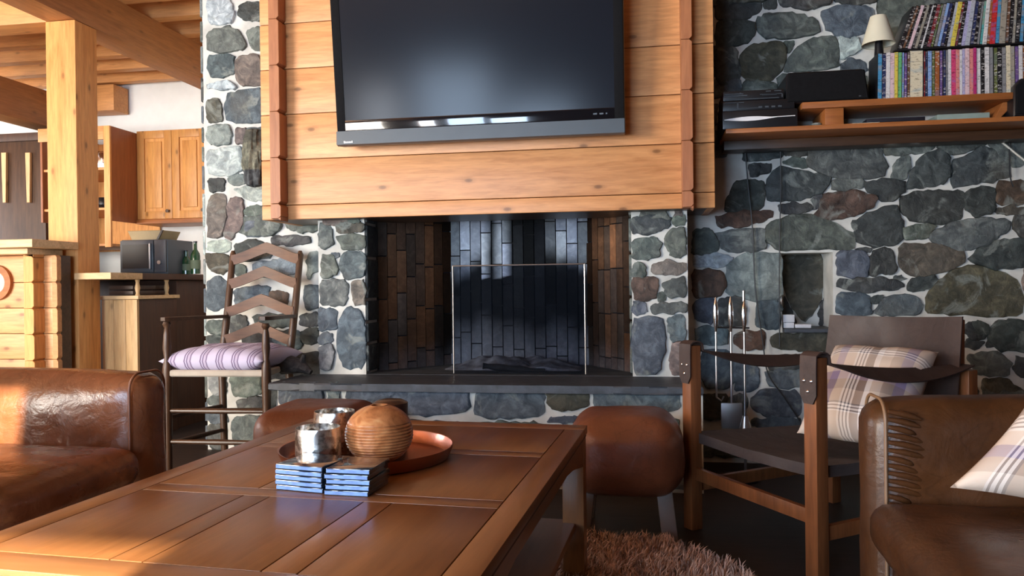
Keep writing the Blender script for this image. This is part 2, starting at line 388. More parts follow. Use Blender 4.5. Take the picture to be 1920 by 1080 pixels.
def stone(m, poly, y, tone, h=0.02, sd=0, grow=0.012):
    """one stone: poly in (x,z) on the plane y, bulging toward -y"""
    p = resample(chaikin(poly), 36)
    cx = sum(a for a, b in p) / 36; cz = sum(b for a, b in p) / 36
    p = [(a + (a - cx) / max(math.hypot(a - cx, b - cz), 1e-4) * grow, b + (b - cz) / max(math.hypot(a - cx, b - cz), 1e-4) * grow) for a, b in p]
    size = math.sqrt(max((max(a for a, b in p) - min(a for a, b in p)) * (max(b for a, b in p) - min(b for a, b in p)), 1e-4))
    h = 0.62 * h * min(1, size / 0.14 + 0.25) * random.uniform(0.75, 1.25)
    base = TONES[tone]; j = random.uniform(0.82, 1.2); col = tuple(c * j * random.uniform(0.93, 1.07) for c in base)
    tx, tz = random.uniform(-.08, .08), random.uniform(-.08, .08)
    rings = []
    for s_, hh in ((1.01, -0.006), (1.0, 0.45), (0.985, 0.85), (0.955, 1.0), (0.78, 1.0), (0.5, 1.0), (0.25, 1.0)):
        r = []
        for (a, b) in p:
            x = cx + (a - cx) * s_; z = cz + (b - cz) * s_
            nz = noise.fractal(Vector((x * 9, z * 9, sd * 3.1)), 1, 2, 4)
            if s_ > 0.9: x += 0.011 * noise.fractal(Vector((a * 28, b * 28, 1)), 1, 2, 3); z += 0.011 * noise.fractal(Vector((a * 28, b * 28, 7)), 1, 2, 3)
            if hh > .9: nz += .5 * noise.noise(Vector((x * 30, z * 30, sd)))
            yy = y - max(0.005 * min(1, hh * 2), h * hh + (0.007 * nz + tx * (x - cx) + tz * (z - cz)) * (1 if hh > 0.5 else 0)) if hh > 0 else y + 0.006
            v = m.bm.verts.new((x, yy, z)); v[m.col] = (*col, 1); r.append(v)
        rings.append(r)
    for a, b in zip(rings, rings[1:]):
        for i in range(36): m.bm.faces.new((a[i], a[(i + 1) % 36], b[(i + 1) % 36], b[i]))
    v = m.bm.verts.new((cx, y - h - 0.003 * noise.fractal(Vector((cx * 9, cz * 9, sd * 3.1)), 1, 2, 4), cz)); v[m.col] = (*col, 1)
    for i in range(36): m.bm.faces.new((rings[-1][i], rings[-1][(i + 1) % 36], v))
def bbox(p): return (min(a for a, b in p), max(a for a, b in p), min(b for a, b in p), max(b for a, b in p))
def traced(m, data, org, sc, y, boxes, h=0.02, grow=0.010):
    for i, (tone, *pts) in enumerate(data):
        poly = []
        for (a, b) in pts:
            q = P(org[0] + a / sc, org[1] + b / sc, Y=y - 0.01); poly.append((q.x, q.z))
        stone(m, poly, y, tone, h, i, grow); boxes.append(bbox(poly))
def filler(m, x0, x1, z0, z1, y, boxes, tones='bgddlgbwo', hh=(0.10, 0.19), ww=(0.14, 0.32)):
    z = z0 + 0.012
    while z < z1 - 0.03:
        H = min(random.uniform(*hh), z1 - z - 0.01)
        x = x0 + random.uniform(0, 0.05)
        while x < x1 - 0.04:
            Wd = min(random.uniform(*ww), x1 - x - 0.008)
            g = 0.009
            pl = [(x + g, z + g), (x + Wd * .5, z + g + random.uniform(-.01, .01)), (x + Wd - g, z + g), (x + Wd - g + random.uniform(-.01, .004), z + H * .5), (x + Wd - g, z + H - g), (x + Wd * .5, z + H - g + random.uniform(-.015, .0)), (x + g, z + H - g)]
            pl = [(a + random.uniform(-.012, .008), b + random.uniform(-.008, .008)) for a, b in pl]
            pl = [(min(max(a, x0 + .006), x1 - .006), min(max(b, z0 + .006), z1 - .006)) for a, b in pl]
            bb = bbox(pl); mg = -0.025
            if not any(bb[0] < q[1] + mg and bb[1] > q[0] - mg and bb[2] < q[3] + mg and bb[3] > q[2] - mg for q in boxes) and Wd > 0.05:
                stone(m, pl, y, random.choice(tones), 0.018, x * 10, 0.003)
            x += Wd
        z += H
YW, YB, YH, YP = 3.77, 3.50, 3.20, 3.36   # main wall, chimney breast, hearth front, wooden cladding
CEIL = 2.66
# ============================================================ THE SETTING
m = M(); m.box((-7.0, YF, -0.08), (2.4, 6.0, 0.0)); S(obj('floor', m, FLOORM, smooth=0))
m = M(); m.box((-7.0, YF, CEIL), (2.4, 6.0, CEIL + 0.06)); S(obj('ceiling', m, TIMBER_X, smooth=0))
m = M(); m.box((2.4, YF, 0), (2.5, 6.0, CEIL)); S(obj('wall_right', m, BROWNW, smooth=0))
m = M()
m.box((-7.1, YF, 0), (-7.0, 3.0, CEIL)); m.box((-7.1, 4.3, 0), (-7.0, 6.0, CEIL))
m.box((-7.1, 3.0, 0), (-7.0, 4.3, 0.9)); m.box((-7.1, 3.0, 2.1), (-7.0, 4.3, CEIL)); S(obj('wall_left', m, WHITE, smooth=0))
# wall behind the camera with its windows
m = M(); xs = [-7.0] + [v for w in WINS for v in w[:2]] + [2.4]
for i in range(0, len(xs), 2): m.box((xs[i], YF - 0.1, 0), (xs[i + 1], YF, CEIL))
for w in WINS:
    m.box((w[0], YF - 0.1, 0), (w[1], YF, w[2])); m.box((w[0], YF - 0.1, w[3]), (w[1], YF, CEIL))
S(obj('wall_front', m, BROWNW, smooth=0))
for i, w in enumerate(WINS):
    m = M(); t = 0.045
    m.box((w[0], YF - 0.07, w[2]), (w[0] + t, YF - 0.02, w[3])); m.box((w[1] - t, YF - 0.07, w[2]), (w[1], YF - 0.02, w[3]))
    m.box((w[0], YF - 0.07, w[2]), (w[1], YF - 0.02, w[2] + t)); m.box((w[0], YF - 0.07, w[3] - t), (w[1], YF - 0.02, w[3]))
    wf = S(obj('window_%d' % (i + 1), m, TIMBER_X))
    m = M(); m.box((w[0] + t, YF - 0.05, w[2] + t), (w[1] - t, YF - 0.045, w[3] - t)); obj('pane', m, PANE, wf)
# kitchen walls
m = M(); m.box((-7.0, 5.82, 0), (-1.9, 5.95, CEIL)); S(obj('wall_kitchen', m, WHITE, smooth=0))
m = M(); m.box((-2.27, 4.15, 0), (-2.17, 5.82, CEIL)); S(obj('wall_kitchen_right', m, WHITE, smooth=0))
# --- stone wall: lime mortar core + the stones
XC0 = P(387, 620, Y=YW).x
XF0 = P(598, 560, Y=YB).x; XF1 = P(1290, 560, Y=YB).x
XO0 = P(685, 560, Y=YB).x; XO1 = P(1185, 560, Y=YB).x
N0 = P(1466, 545, Y=YW); N1 = P(1562, 545, Y=YW); NZ1 = P(1510, 474, Y=YW).z; NZ0 = P(1510, 617, Y=YW).z
m = M()
m.box((XC0, YW, 0), (XO0 - 0.05, 4.15, CEIL)); m.box((XO1 + 0.05, YW, 0), (N0.x, 4.15, CEIL)); m.box((N1.x, YW, 0), (2.4, 4.15, CEIL))
m.box((N0.x, YW, 0), (N1.x, 4.15, NZ0)); m.box((N0.x, YW, NZ1), (N1.x, 4.15, CEIL)); m.box((N0.x, YW + 0.2, NZ0), (N1.x, 4.15, NZ1))
wall = S(obj('wall_back', m, MORTAR, smooth=0))
R4 = [
 ('g', (630,125),(800,100),(940,88),(985,150),(1005,215),(990,265),(870,272),(740,262),(660,235),(622,210)),
 ('d', (505,140),(615,135),(612,158),(510,162)), ('g', (500,185),(605,178),(610,225),(560,215),(510,200)),
 ('g', (990,95),(1225,75),(1245,110),(1200,145),(1010,158),(1000,120)), ('g', (1255,65),(1500,60),(1490,110),(1420,130),(1320,155),(1270,120)),
 ('g', (1075,170),(1120,172),(1105,270),(1030,272)), ('d', (1190,165),(1270,130),(1305,165),(1312,260),(1290,295),(1115,325),(1140,240)),
 ('d', (1345,180),(1420,160),(1490,120),(1560,150),(1615,210),(1610,270),(1500,285),(1335,315)), ('g', (1500,90),(1600,70),(1690,60),(1690,200),(1640,215),(1560,140)),
 ('d', (480,215),(560,240),(725,265),(720,300),(690,345),(600,370),(430,385),(412,330),(440,260)),
 ('d', (310,120),(480,110),(485,170),(400,180),(300,190)), ('d', (330,215),(430,205),(430,240),(350,260)), ('d', (270,290),(400,285),(395,420),(210,440),(230,370)),
 ('g', (745,280),(885,280),(885,325),(745,328)), ('d', (900,290),(1090,288),(1100,330),(1040,385),(975,375),(905,320)),
 ('r', (700,355),(780,345),(900,350),(955,375),(930,420),(820,465),(740,475),(655,460)), ('d', (645,380),(690,355),(670,400),(648,418)),
 ('d', (485,405),(600,400),(635,420),(620,445),(485,440)), ('r', (170,455),(440,432),(440,470),(300,510),(180,515)),
 ('d', (1080,375),(1140,342),(1390,338),(1385,400),(1368,470),(1300,492),(1150,485),(1087,440)), ('d', (1405,335),(1535,318),(1540,400),(1520,440),(1460,458),(1405,420)),
 ('r', (1560,300),(1690,285),(1690,400),(1555,395)), ('o', (1560,420),(1690,420),(1680,450),(1550,448)), ('d', (1640,470),(1690,440),(1690,570),(1650,540)),
 ('d', (835,490),(960,440),(1050,405),(1085,500),(1080,580),(990,608),(880,590),(860,550)),
 ('g', (410,540),(440,490),(540,458),(640,465),(760,505),(845,550),(850,610),(790,630),(640,615),(480,632),(420,590)),
 ('g', (160,545),(390,520),(402,560),(395,630),(220,635)), ('g', (60,530),(140,530),(180,610),(150,650),(55,655)),
 ('g', (1095,520),(1200,505),(1255,510),(1200,560),(1110,580)), ('g', (1220,555),(1300,510),(1430,475),(1620,480),(1600,540),(1500,600),(1390,630),(1250,600)),
 ('d', (1420,680),(1480,620),(1600,580),(1690,575),(1690,715),(1530,715)), ('o', (1075,610),(1200,600),(1380,635),(1395,680),(1310,730),(1130,750),(1085,710)),
 ('p', (60,660),(200,655),(250,670),(200,710),(60,710)), ('r', (50,735),(190,735),(210,780),(195,850),(60,865)),
 ('l', (225,700),(330,645),(485,650),(485,870),(400,885),(225,850)), ('b', (770,640),(890,640),(920,680),(905,760),(770,755)),
 ('d', (940,635),(1030,625),(1055,730),(930,755)), ('d', (770,775),(1020,770),(1090,800),(1080,820),(850,830),(780,820)),
 ('d', (860,625),(940,618),(910,638)), ('d', (1050,755),(1105,770),(1060,778)), ('d', (1115,800),(1150,765),(1240,760),(1260,785),(1200,825),(1130,828)),
 ('o', (1208,870),(1250,800),(1340,730),(1440,710),(1560,740),(1660,790),(1680,880),(1660,950),(1500,955),(1400,940),(1213,945)),
 ('b', (770,845),(915,845),(930,945),(770,948)), ('d', (930,870),(985,855),(975,880),(935,885)), ('b', (940,945),(1000,870),(1060,855),(1170,860),(1175,950)),
 ('d', (1430,995),(1480,990),(1520,1020),(1490,1055),(1420,1060)), ('d', (1510,1080),(1540,1000),(1620,975),(1690,985),(1690,1100),(1510,1110)),
 ('b', (60,890),(150,870),(150,1000),(60,960)), ('d', (170,880),(280,860),(300,900),(300,1000),(170,1000)), ('b', (371,890),(480,880),(480,1010),(371,1015)),
 ('b', (70,1010),(220,1020),(215,1090),(70,1090))]
R8 = [
 ('r', (340,480),(470,470),(460,550),(380,550),(330,520)), ('o', (510,480),(815,470),(805,560),(520,550)),
 ('b', (170,560),(310,565),(325,700),(300,735),(180,730)), ('b', (330,580),(425,600),(450,720),(400,750),(335,750)), ('d', (480,590),(640,580),(645,640),(500,650)), ('b', (480,655),(640,650),(640,735),(500,730)),
 ('b', (410,800),(460,750),(640,760),(640,870),(500,880),(420,830)), ('d', (130,780),(290,770),(280,880),(130,890)), ('b', (300,790),(390,775),(360,890),(300,900)), ('b', (420,890),(640,885),(640,930),(420,930)),
 ('d', (1450,430),(1550,445),(1500,490),(1450,490)), ('d', (1455,505),(1530,520),(1500,545),(1455,545)), ('d', (1555,500),(1600,430),(1723,410),(1723,560),(1600,560)),
 ('g', (1450,575),(1600,575),(1660,620),(1640,680),(1500,670)), ('o', (1530,700),(1640,700),(1720,760),(1540,760)), ('d', (1690,600),(1723,600),(1723,690),(1690,660))]
R7 = [
 ('g', (322,110),(400,78),(600,88),(675,120),(688,180),(640,213),(380,230),(340,190)), ('b', (700,75),(800,45),(1000,40),(1010,110),(960,200),(790,212),(732,150)),
 ('o', (240,320),(300,272),(468,258),(488,330),(458,420),(380,485),(260,465),(215,430)), ('g', (505,370),(565,285),(640,240),(780,225),(805,300),(798,400),(485,430)),
 ('g', (492,252),(538,252),(510,310)), ('d', (80,0),(335,0),(335,60),(250,105),(80,115)), ('d', (80,132),(298,127),(303,200),(240,258),(80,272)),
 ('d', (362,0),(436,0),(428,30),(372,48)), ('d', (462,-40),(765,-40),(750,28),(620,48),(470,38)), ('g', (1050,-60),(1250,-60),(1330,40),(1280,330),(1140,330),(1140,200),(1095,95),(1052,85)),
 ('b', (822,392),(880,352),(960,372),(975,430),(830,440)), ('d', (80,290),(200,290),(212,500),(80,500)), ('p', (815,235),(925,232),(935,300),(825,345)), ('d', (790,-40),(1030,-40),(1020,18),(800,22)),
 ('g', (240,490),(420,500),(430,620),(240,620)), ('d', (1280,20),(1600,-50),(1900,-50),(1900,300),(1290,300)), ('g', (450,445),(700,440),(960,445),(990,520),(980,620),(450,620)), ('g', (1010,330),(1400,330),(1400,600),(1020,600)), ('b', (1420,320),(1700,320),(1700,600),(1420,600))]
R3 = [
 ('p', (45,5),(128,0),(150,60),(145,92),(52,95)), ('d', (188,20),(258,8),(262,80),(200,80),(175,50)), ('g', (45,138),(130,115),(165,135),(198,185),(180,213),(50,213)),
 ('b', (50,242),(150,234),(150,308),(55,323)), ('w', (175,245),(262,235),(268,355),(180,350),(165,310)), ('p', (46,352),(150,347),(158,373),(50,373)),
 ('b', (132,400),(180,387),(275,380),(275,515),(130,508),(120,450)), ('o', (42,427),(90,422),(100,500),(45,508)), ('l', (45,535),(135,530),(135,603),(50,603)),
 ('p', (45,637),(180,622),(193,700),(150,733),(50,733)), ('d', (50,762),(105,757),(105,798),(60,803)), ('l', (130,752),(188,737),(193,773),(140,775)),
 ('p', (162,797),(275,790),(275,845),(200,830)), ('w', (50,832),(118,822),(108,990),(50,998)), ('w', (130,842),(190,842),(185,940),(150,1000),(113,1000)),
 ('g', (205,880),(280,870),(280,905),(210,905)), ('b', (205,935),(280,935),(345,938),(345,965),(300,990),(205,995)), ('w', (165,547),(200,547),(200,603),(165,600)),
 ('g', (212,130),(265,120),(265,205),(232,200)), ('b', (205,550),(300,540),(300,640),(205,630)), ('d', (205,650),(300,650),(300,780),(205,780)),
 ('g', (285,0),(500,0),(500,200),(285,200)), ('d', (285,220),(500,220),(500,400),(285,400))]
R4b = [
 ('p', (272,85),(370,80),(360,125),(275,120)), ('d', (400,100),(480,75),(545,100),(560,150),(440,165),(395,140)), ('o', (270,140),(360,150),(355,210),(330,225),(278,200)),
 ('d', (560,60),(730,55),(735,90),(580,95)), ('g', (400,-30),(600,-30),(600,20),(560,50),(420,45)), ('g', (630,-30),(775,-30),(770,30),(640,25)),
 ('l', (490,180),(660,165),(665,230),(520,240),(480,210)), ('g', (400,190),(430,190),(440,230),(400,235)), ('b', (272,272),(310,247),(350,272),(355,360),(310,393),(268,380)),
 ('b', (400,305),(545,285),(540,360),(400,378)), ('r', (562,310),(625,320),(625,375),(562,350)), ('d', (375,430),(440,430),(440,500),(375,500)), ('d', (480,420),(640,420),(650,470),(500,470)),
 ('g', (268,452),(340,452),(340,498),(280,498)), ('d', (270,520),(340,517),(335,553),(280,553)), ('b', (715,290),(775,290),(775,380),(725,385)), ('l', (730,140),(772,135),(775,200),(730,250)),
 ('d', (700,420),(772,415),(775,460),(705,465)), ('d', (700,500),(770,480),(775,540),(715,545)), ('b', (560,500),(690,500),(690,570),(600,590)),
 ('l', (272,700),(340,700),(350,780),(290,780)), ('g', (370,700),(510,695),(510,780),(390,790)), ('b', (270,590),(450,600),(450,680),(270,680)),
 ('g', (272,800),(340,798),(340,838),(275,830)), ('d', (400,810),(520,800),(520,850),(420,855)), ('g', (272,930),(340,930),(350,1030),(280,1028)), ('g', (380,900),(510,885),(500,1020),(390,1025)),
 ('b', (270,855),(350,855),(350,910),(280,910))]
SL = [
 ('g', (787,0),(828,10),(842,80),(805,118),(787,100)), ('o', (862,0),(983,0),(983,33),(867,38)), ('g', (872,55),(983,52),(983,113),(882,113)),
 ('g', (790,150),(840,150),(863,200),(850,238),(792,243)), ('b', (840,135),(868,137),(866,150),(848,152)), ('b', (890,137),(985,132),(987,238),(900,248),(882,200)),
 ('g', (787,265),(903,260),(908,368),(790,368)), ('w', (937,272),(987,267),(987,368),(942,363)), ('b', (785,395),(855,395),(855,478),(785,488)),
 ('b', (872,450),(910,387),(968,400),(985,450),(985,655),(900,668),(870,600)), ('b', (787,510),(840,510),(840,543),(787,548)), ('l', (787,567),(843,562),(838,663),(787,663))]
SR = [
 ('d', (1318,65),(1488,62),(1478,108),(1400,138),(1318,142)), ('g', (1510,62),(1558,62),(1555,93),(1512,100)), ('g', (1318,175),(1420,162),(1448,190),(1430,248),(1320,258)),
 ('g', (1467,170),(1490,127),(1556,117),(1555,238),(1490,243)), ('g', (1317,290),(1368,287),(1368,338),(1320,338)), ('w', (1412,282),(1555,272),(1550,323),(1417,328)),
 ('r', (1317,352),(1423,350),(1425,438),(1330,448)), ('g', (1457,375),(1555,342),(1555,428),(1480,428)), ('d', (1438,428),(1460,422),(1460,448),(1438,450)),
 ('b', (1320,462),(1360,462),(1378,498),(1330,513)), ('g', (1407,472),(1555,462),(1555,498),(1412,508)), ('b', (1317,542),(1400,530),(1448,550),(1463,640),(1440,780),(1325,793)),
 ('b', (1482,532),(1556,527),(1555,628),(1490,628)), ('w', (1492,652),(1545,647),(1535,788),(1497,788))]
HR = [
 ('b', (0,850),(560,850),(562,960),(400,983),(250,970),(0,930)), ('b', (592,857),(903,852),(905,988),(592,988)), ('o', (922,867),(1108,862),(1110,938),(980,953),(925,938)),
 ('b', (1142,857),(1530,852),(1530,963),(1147,958)), ('b', (932,990),(1060,985),(1040,1015),(932,1015)), ('g', (1147,985),(1530,985),(1530,1080),(1147,1080)), ('b', (0,1000),(540,1010),(540,1100),(0,1100)),
 ('g', (570,1015),(900,1010),(900,1110),(570,1110))]
HL = [('b', (595,735),(790,732),(800,840),(600,840)), ('b', (820,737),(868,735),(868,830),(822,830)), ('g', (600,865),(850,865),(850,950),(600,950))]
m = M(); bx = []
traced(m, R4, (1280, 230), 2.634, YW, bx); traced(m, R8, (1250, 440), 2.571, YW, bx); traced(m, R7, (1320, 0), 3.2, YW, bx)
traced(m, R3, (370, 0), 2.25, YW, bx, 0.022, .013); traced(m, R4b, (280, 420), 2.455, YW, bx, 0.022, .013)
nb = [(N0.x - .02, N1.x + .02, NZ0 - .02, NZ1 + .02)]
filler(m, XC0, XO0 - 0.06, 0, CEIL, YW, bx); filler(m, XF1, 2.4, 0, CEIL, YW, bx + nb)
obj('wall_stones', m, STONE, wall, smooth=60)
# stones on the end face of the wall (towards the kitchen)
m = M()
z = 0.02
while z < CEIL - 0.1:
    H = random.uniform(0.1, 0.2); m.box((XC0 - 0.016, YW + 0.0, z), (XC0 + 0.01, YW + random.uniform(0.17, 0.33), z + H - 0.02), 0.008, col=TONES[random.choice('bgldp')]); z += H
obj('wall_stones', m, STONE, wall)
# niche back stones
m = M(); yn = YW + 0.2
for i, (t_, *pts) in enumerate([('o', (500,640),(720,640),(728,700),(722,760),(662,900),(602,985),(540,900),(500,780)), ('g', (735,640),(800,640),(800,760),(745,760)), ('d', (672,985),(722,865),(790,890),(770,1010)), ('d', (500,850),(560,1000),(500,1010))]):
    pl = []
    for a, b in pts:
        q = P(1280 + a / 2.634, 230 + b / 2.634, Y=yn); pl.append((min(max(q.x, N0.x + .005), N1.x - .005), min(max(q.z, NZ0 + .01), NZ1 - .01)))
    stone(m, pl, yn, t_, 0.012, i)
obj('niche_stones', m, STONE, wall, smooth=60)
m = M(); m.box((N0.x - 0.0, YW - 0.055, NZ0 - 0.014), (N1.x + 0.03, YW + 0.2, NZ0 + 0.004), 0.004)
setp(obj('niche_ledge', m, SLATE), 'thin dark slate ledge across the foot of the wall niche', 'ledge')

# ============================================================ FIREPLACE
HZ = P(900, 702, Y=YB).z - 0.0
fp = thing('fireplace', ((XF0 + XF1) / 2, YB, 0), 'slate stone fireplace with sooty brick hearth opening and raised stone hearth', 'fireplace')
m = M(); bx = []
m.box((XF0, YB, 0), (XO0, YW, CEIL)); m.box((XO1, YB, 0), (XF1, YW, CEIL)); m.box((XO0, YB, 1.36), (XO1, YW, CEIL)); m.box((XO0, YB, 0), (XO1, YW, HZ - 0.03))
obj('breast_masonry', m, MORTAR, fp, smooth=0)
m = M()
traced(m, SL, (280, 420), 2.455, YB, bx, grow=.010); filler(m, XF0, XO0, HZ, 1.35, YB, bx, 'bgdw', (0.08, 0.13), (0.1, 0.16))
m2 = M(); traced(m2, SR, (650, 380), 2.454, YB, bx, grow=.010); filler(m2, XO1, XF1, HZ, 1.35, YB, bx, 'bgdw', (0.08, 0.13), (0.1, 0.16))
z = HZ + 0.01                                  # the jambs of the opening
while z < 1.33:
    H = random.uniform(0.09, 0.2)
    m2.box((XO1 - 0.012, YB + 0.004, z), (XO1 + 0.02, YB + 0.2, z + H - 0.014), 0.007, col=TONES['g']); m.box((XO0 - 0.02, YB + 0.004, z), (XO0 + 0.012, YB + 0.2, z + H - 0.014), 0.007, col=TONES['d']); z += H
obj('pier_stones', m, STONE, fp, smooth=60); obj('pier_stones', m2, STONE, fp, smooth=60)
HX0 = P(521, 760, Y=YH).x; HX1 = P(1318, 760, Y=YH).x
m = M(); m.box((HX0, YH, 0), (HX1, YB + 0.02, HZ - 0.035)); obj('hearth_masonry', m, MORTAR, fp, smooth=0)
m = M(); bx = []
traced(m, HR, (650, 380), 2.454, YH, bx, 0.018, .005); traced(m, HL, (280, 420), 2.455, YH, bx, 0.018, .005); filler(m, HX0, HX1, 0, HZ - 0.04, YH, bx, 'bgdl')
z = 0.02
while z < HZ - 0.1:
    H = 0.12; m.box((HX0 - 0.012, YH + 0.005, z), (HX0 + 0.01, YH + 0.26, z + H - 0.02), 0.008, col=TONES['b']); z += H
obj('hearth_stones', m, STONE, fp, smooth=60)
m = M()
pl = [(HX0 - 0.02, YH - 0.035)]
n_ = 26
for i in range(n_ + 1):
    x = HX0 - 0.02 + (HX1 - HX0 + 0.02) * i / n_; pl.append((x, YH - 0.045 + 0.014 * noise.noise(Vector((x * 9, 0, 0)))))
pl += [(HX1, YB + 0.01), (HX0 - 0.02, YB + 0.01)]
m.prism(pl, 'z', HZ - 0.036, HZ - 0.004, 0.006); obj('hearth_slab', m, SLATE, fp, smooth=25)
# brick lined firebox
YK = 3.98
b0 = P(845, 560, Y=YK); b1 = P(1105, 560, Y=YK); b0.z = b1.z = 0; FT = 1.75
LINING = attr_mat('firebrick', 0.9, 24, vein=False, bump=0.25, spec=0.07, con=0.45)
def lining(name, p0, p1, cols, top, sootf):
    m = M(); d = (p1 - p0); L = d.length; d.normalize(); nn = Vector((d.y, -d.x, 0))
    nb_ = max(2, round(L / 0.057)); w = L / nb_
    for i in range(nb_):
        z = HZ - 0.01 - random.uniform(0, .18); 
        while z < top:
            H = 0.215; c = random.choice(cols); j = random.uniform(0.7, 1.25)
            a = p0 + d * (w * i + 0.0025); b = p0 + d * (w * (i + 1) - 0.0025)
            z0 = max(z, HZ - 0.01); z1 = min(z + H - 0.006, top)
            if z1 - z0 > 0.01:
                ns = 14; prev = None
                off = random.uniform(0, 0.004)
                for s_ in range(ns + 1):
                    zz = z0 + (z1 - z0) * s_ / ns; ring = []
                    for q, o in ((a, -0.01), (a, 0.012 + off), (b, 0.012 + off), (b, -0.01)):
                        pt = q + nn * o; v = m.bm.verts.new((pt.x, pt.y, zz)); k_ = sootf((i + 0.5) / nb_, (zz - HZ) / 0.75, pt)
                        v[m.col] = (*[min(1, c[t] * j * k_[0] + k_[1][t]) for t in range(3)], 1); ring.append(v)
                    if prev:
                        for t in range(4): m.bm.faces.new((prev[t], prev[(t + 1) % 4], ring[(t + 1) % 4], ring[t]))
                    else: m.bm.faces.new(ring[::-1])
                    prev = ring
                m.bm.faces.new(prev)
            z += H
    # joint backing
    vs = [m.bm.verts.new((q.x, q.y, zz)) for q, zz in ((p0, HZ - .03), (p1, HZ - .03), (p1, top), (p0, top))]
    for v in vs: v[m.col] = (0.012, 0.012, 0.014, 1)
    m.bm.faces.new(vs)
    return obj(name, m, LINING, fp, smooth=0)
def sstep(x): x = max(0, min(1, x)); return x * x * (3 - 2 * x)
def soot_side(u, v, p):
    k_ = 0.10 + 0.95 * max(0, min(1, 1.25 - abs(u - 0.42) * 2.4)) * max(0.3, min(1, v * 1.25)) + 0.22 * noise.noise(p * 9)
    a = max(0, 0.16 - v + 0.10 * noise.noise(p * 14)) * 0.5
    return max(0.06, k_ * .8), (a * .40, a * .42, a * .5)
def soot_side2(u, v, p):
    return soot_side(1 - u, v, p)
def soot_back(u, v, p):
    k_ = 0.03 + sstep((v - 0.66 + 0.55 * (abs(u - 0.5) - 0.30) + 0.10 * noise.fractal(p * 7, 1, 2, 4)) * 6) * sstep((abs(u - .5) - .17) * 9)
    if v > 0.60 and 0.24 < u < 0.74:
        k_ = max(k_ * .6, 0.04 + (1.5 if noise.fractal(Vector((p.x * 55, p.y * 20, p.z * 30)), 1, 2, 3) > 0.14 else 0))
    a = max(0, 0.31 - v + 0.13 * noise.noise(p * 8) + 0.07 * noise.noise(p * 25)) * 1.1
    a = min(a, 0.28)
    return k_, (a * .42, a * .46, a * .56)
BRW = [(0.20, 0.10, 0.055), (0.13, 0.075, 0.05), (0.26, 0.12, 0.06), (0.09, 0.06, 0.045), (0.14, 0.10, 0.08)]
GRY = [(0.26, 0.31, 0.40), (0.22, 0.26, 0.34), (0.30, 0.35, 0.42), (0.17, 0.20, 0.24)]
lining('firebrick_side', Vector((XO0, YB + 0.16, 0)), b0, BRW, FT, soot_side)
lining('firebrick_side', b1, Vector((XO1, YB + 0.16, 0)), BRW, FT, soot_side2)
lining('firebrick_back', b0, b1, GRY, FT, soot_back)
m = M(); pl = [(XO0, YB), (XO1, YB), (XO1, YB + .2), (b1.x, YK), (b0.x, YK), (XO0, YB + .2)]
m.prism(pl, 'z', HZ - 0.03, HZ - 0.002); obj('firebox_floor', m, plain('sooty_floor', (0.028, 0.03, 0.036), 0.8, var=0.5, sc=18, bump=0.6), fp, smooth=0)
m = M(); m.prism([(XO0 - .05, YB + .02), (XO1 + .05, YB + .02), (XO1 + .05, YK + .1), (XO0 - .05, YK + .1)], 'z', FT, FT + 0.03); obj('smoke_hood', m, BLACKM, fp, smooth=0)
m = M()
def ash(u, v):
    x = b0.x + 0.02 + (b1.x - b0.x - 0.04) * u; y = 3.68 + (YK - 0.02 - 3.68) * v
    h = 0.06 * (math.sin(math.pi * u) ** 0.7) * math.sin(math.pi * min(1, v * 0.6 + 0.1)) * (0.75 + 0.6 * noise.fractal(Vector((x * 8, y * 8, 2)), 1, 2, 4))
    return Vector((x, y, HZ - 0.004 + max(0, h * (1 if 0 < u < 1 and v > 0 else 0))))
m.grid(ash, 50, 26); setp(obj('ash_heap', m, plain('pale_ash', (0.15, 0.16, 0.19), 0.95, var=0.45, sc=22, bump=0.8, spec=0.05)), 'heap of pale grey ash on the firebox floor', 'ash', kind='stuff')
def log(px0, py0, px1, py1, y, r, label, sd):
    a = P(px0, py0, Y=y); b = P(px1, py1, Y=y + 0.05); m = M(); pts = []; rr = []
    for i in range(13):
        t = i / 12; p = a.lerp(b, t); p += Vector((0, .006 * noise.noise(Vector((t * 5, sd, 0))), .008 * noise.noise(Vector((t * 4, sd, 3))))); pts.append(p); rr.append(r * (0.85 + .3 * noise.noise(Vector((t * 6, sd, 9)))))
    m.tube(pts, rr, 12)
    o = obj('burnt_log', m, plain('charred_wood', (0.014, 0.013, 0.014), 0.8, var=0.4, sc=30, bump=0.8)); return setp(o, label, 'log')
log(905, 686, 1022, 697, 3.63, 0.018, 'charred log lying in front of the ash in the fireplace', 1)
log(590 + 345, 699, 1050, 700, 3.56, 0.009, 'thin burnt stick lying on the hearth just before the charred log', 5)
# fire screen
fs = thing('fire_screen', ((P(970, 700, Y=3.54)).x, 3.54, HZ), 'low smoked glass fire screen with thin steel frame standing in the fireplace', 'fire screen')
a = P(849, 497, Y=3.54); b = P(1096, 497, Y=3.54); zt = (a.z + b.z) / 2
m = M(); m.tube([(a.x, 3.54, HZ), (a.x, 3.54, zt), ], 0.0036, 8); m.tube([(b.x, 3.54, HZ), (b.x, 3.54, zt)], 0.0036, 8); m.tube([(a.x - .0036, 3.54, zt), (b.x + .0036, 3.54, zt)], 0.0036, 8)
obj('frame', m, SILV, fs)
m = M(); m.box((a.x, 3.538, HZ), (b.x, 3.542, zt)); obj('glass_panel', m, GLASSF, fs)

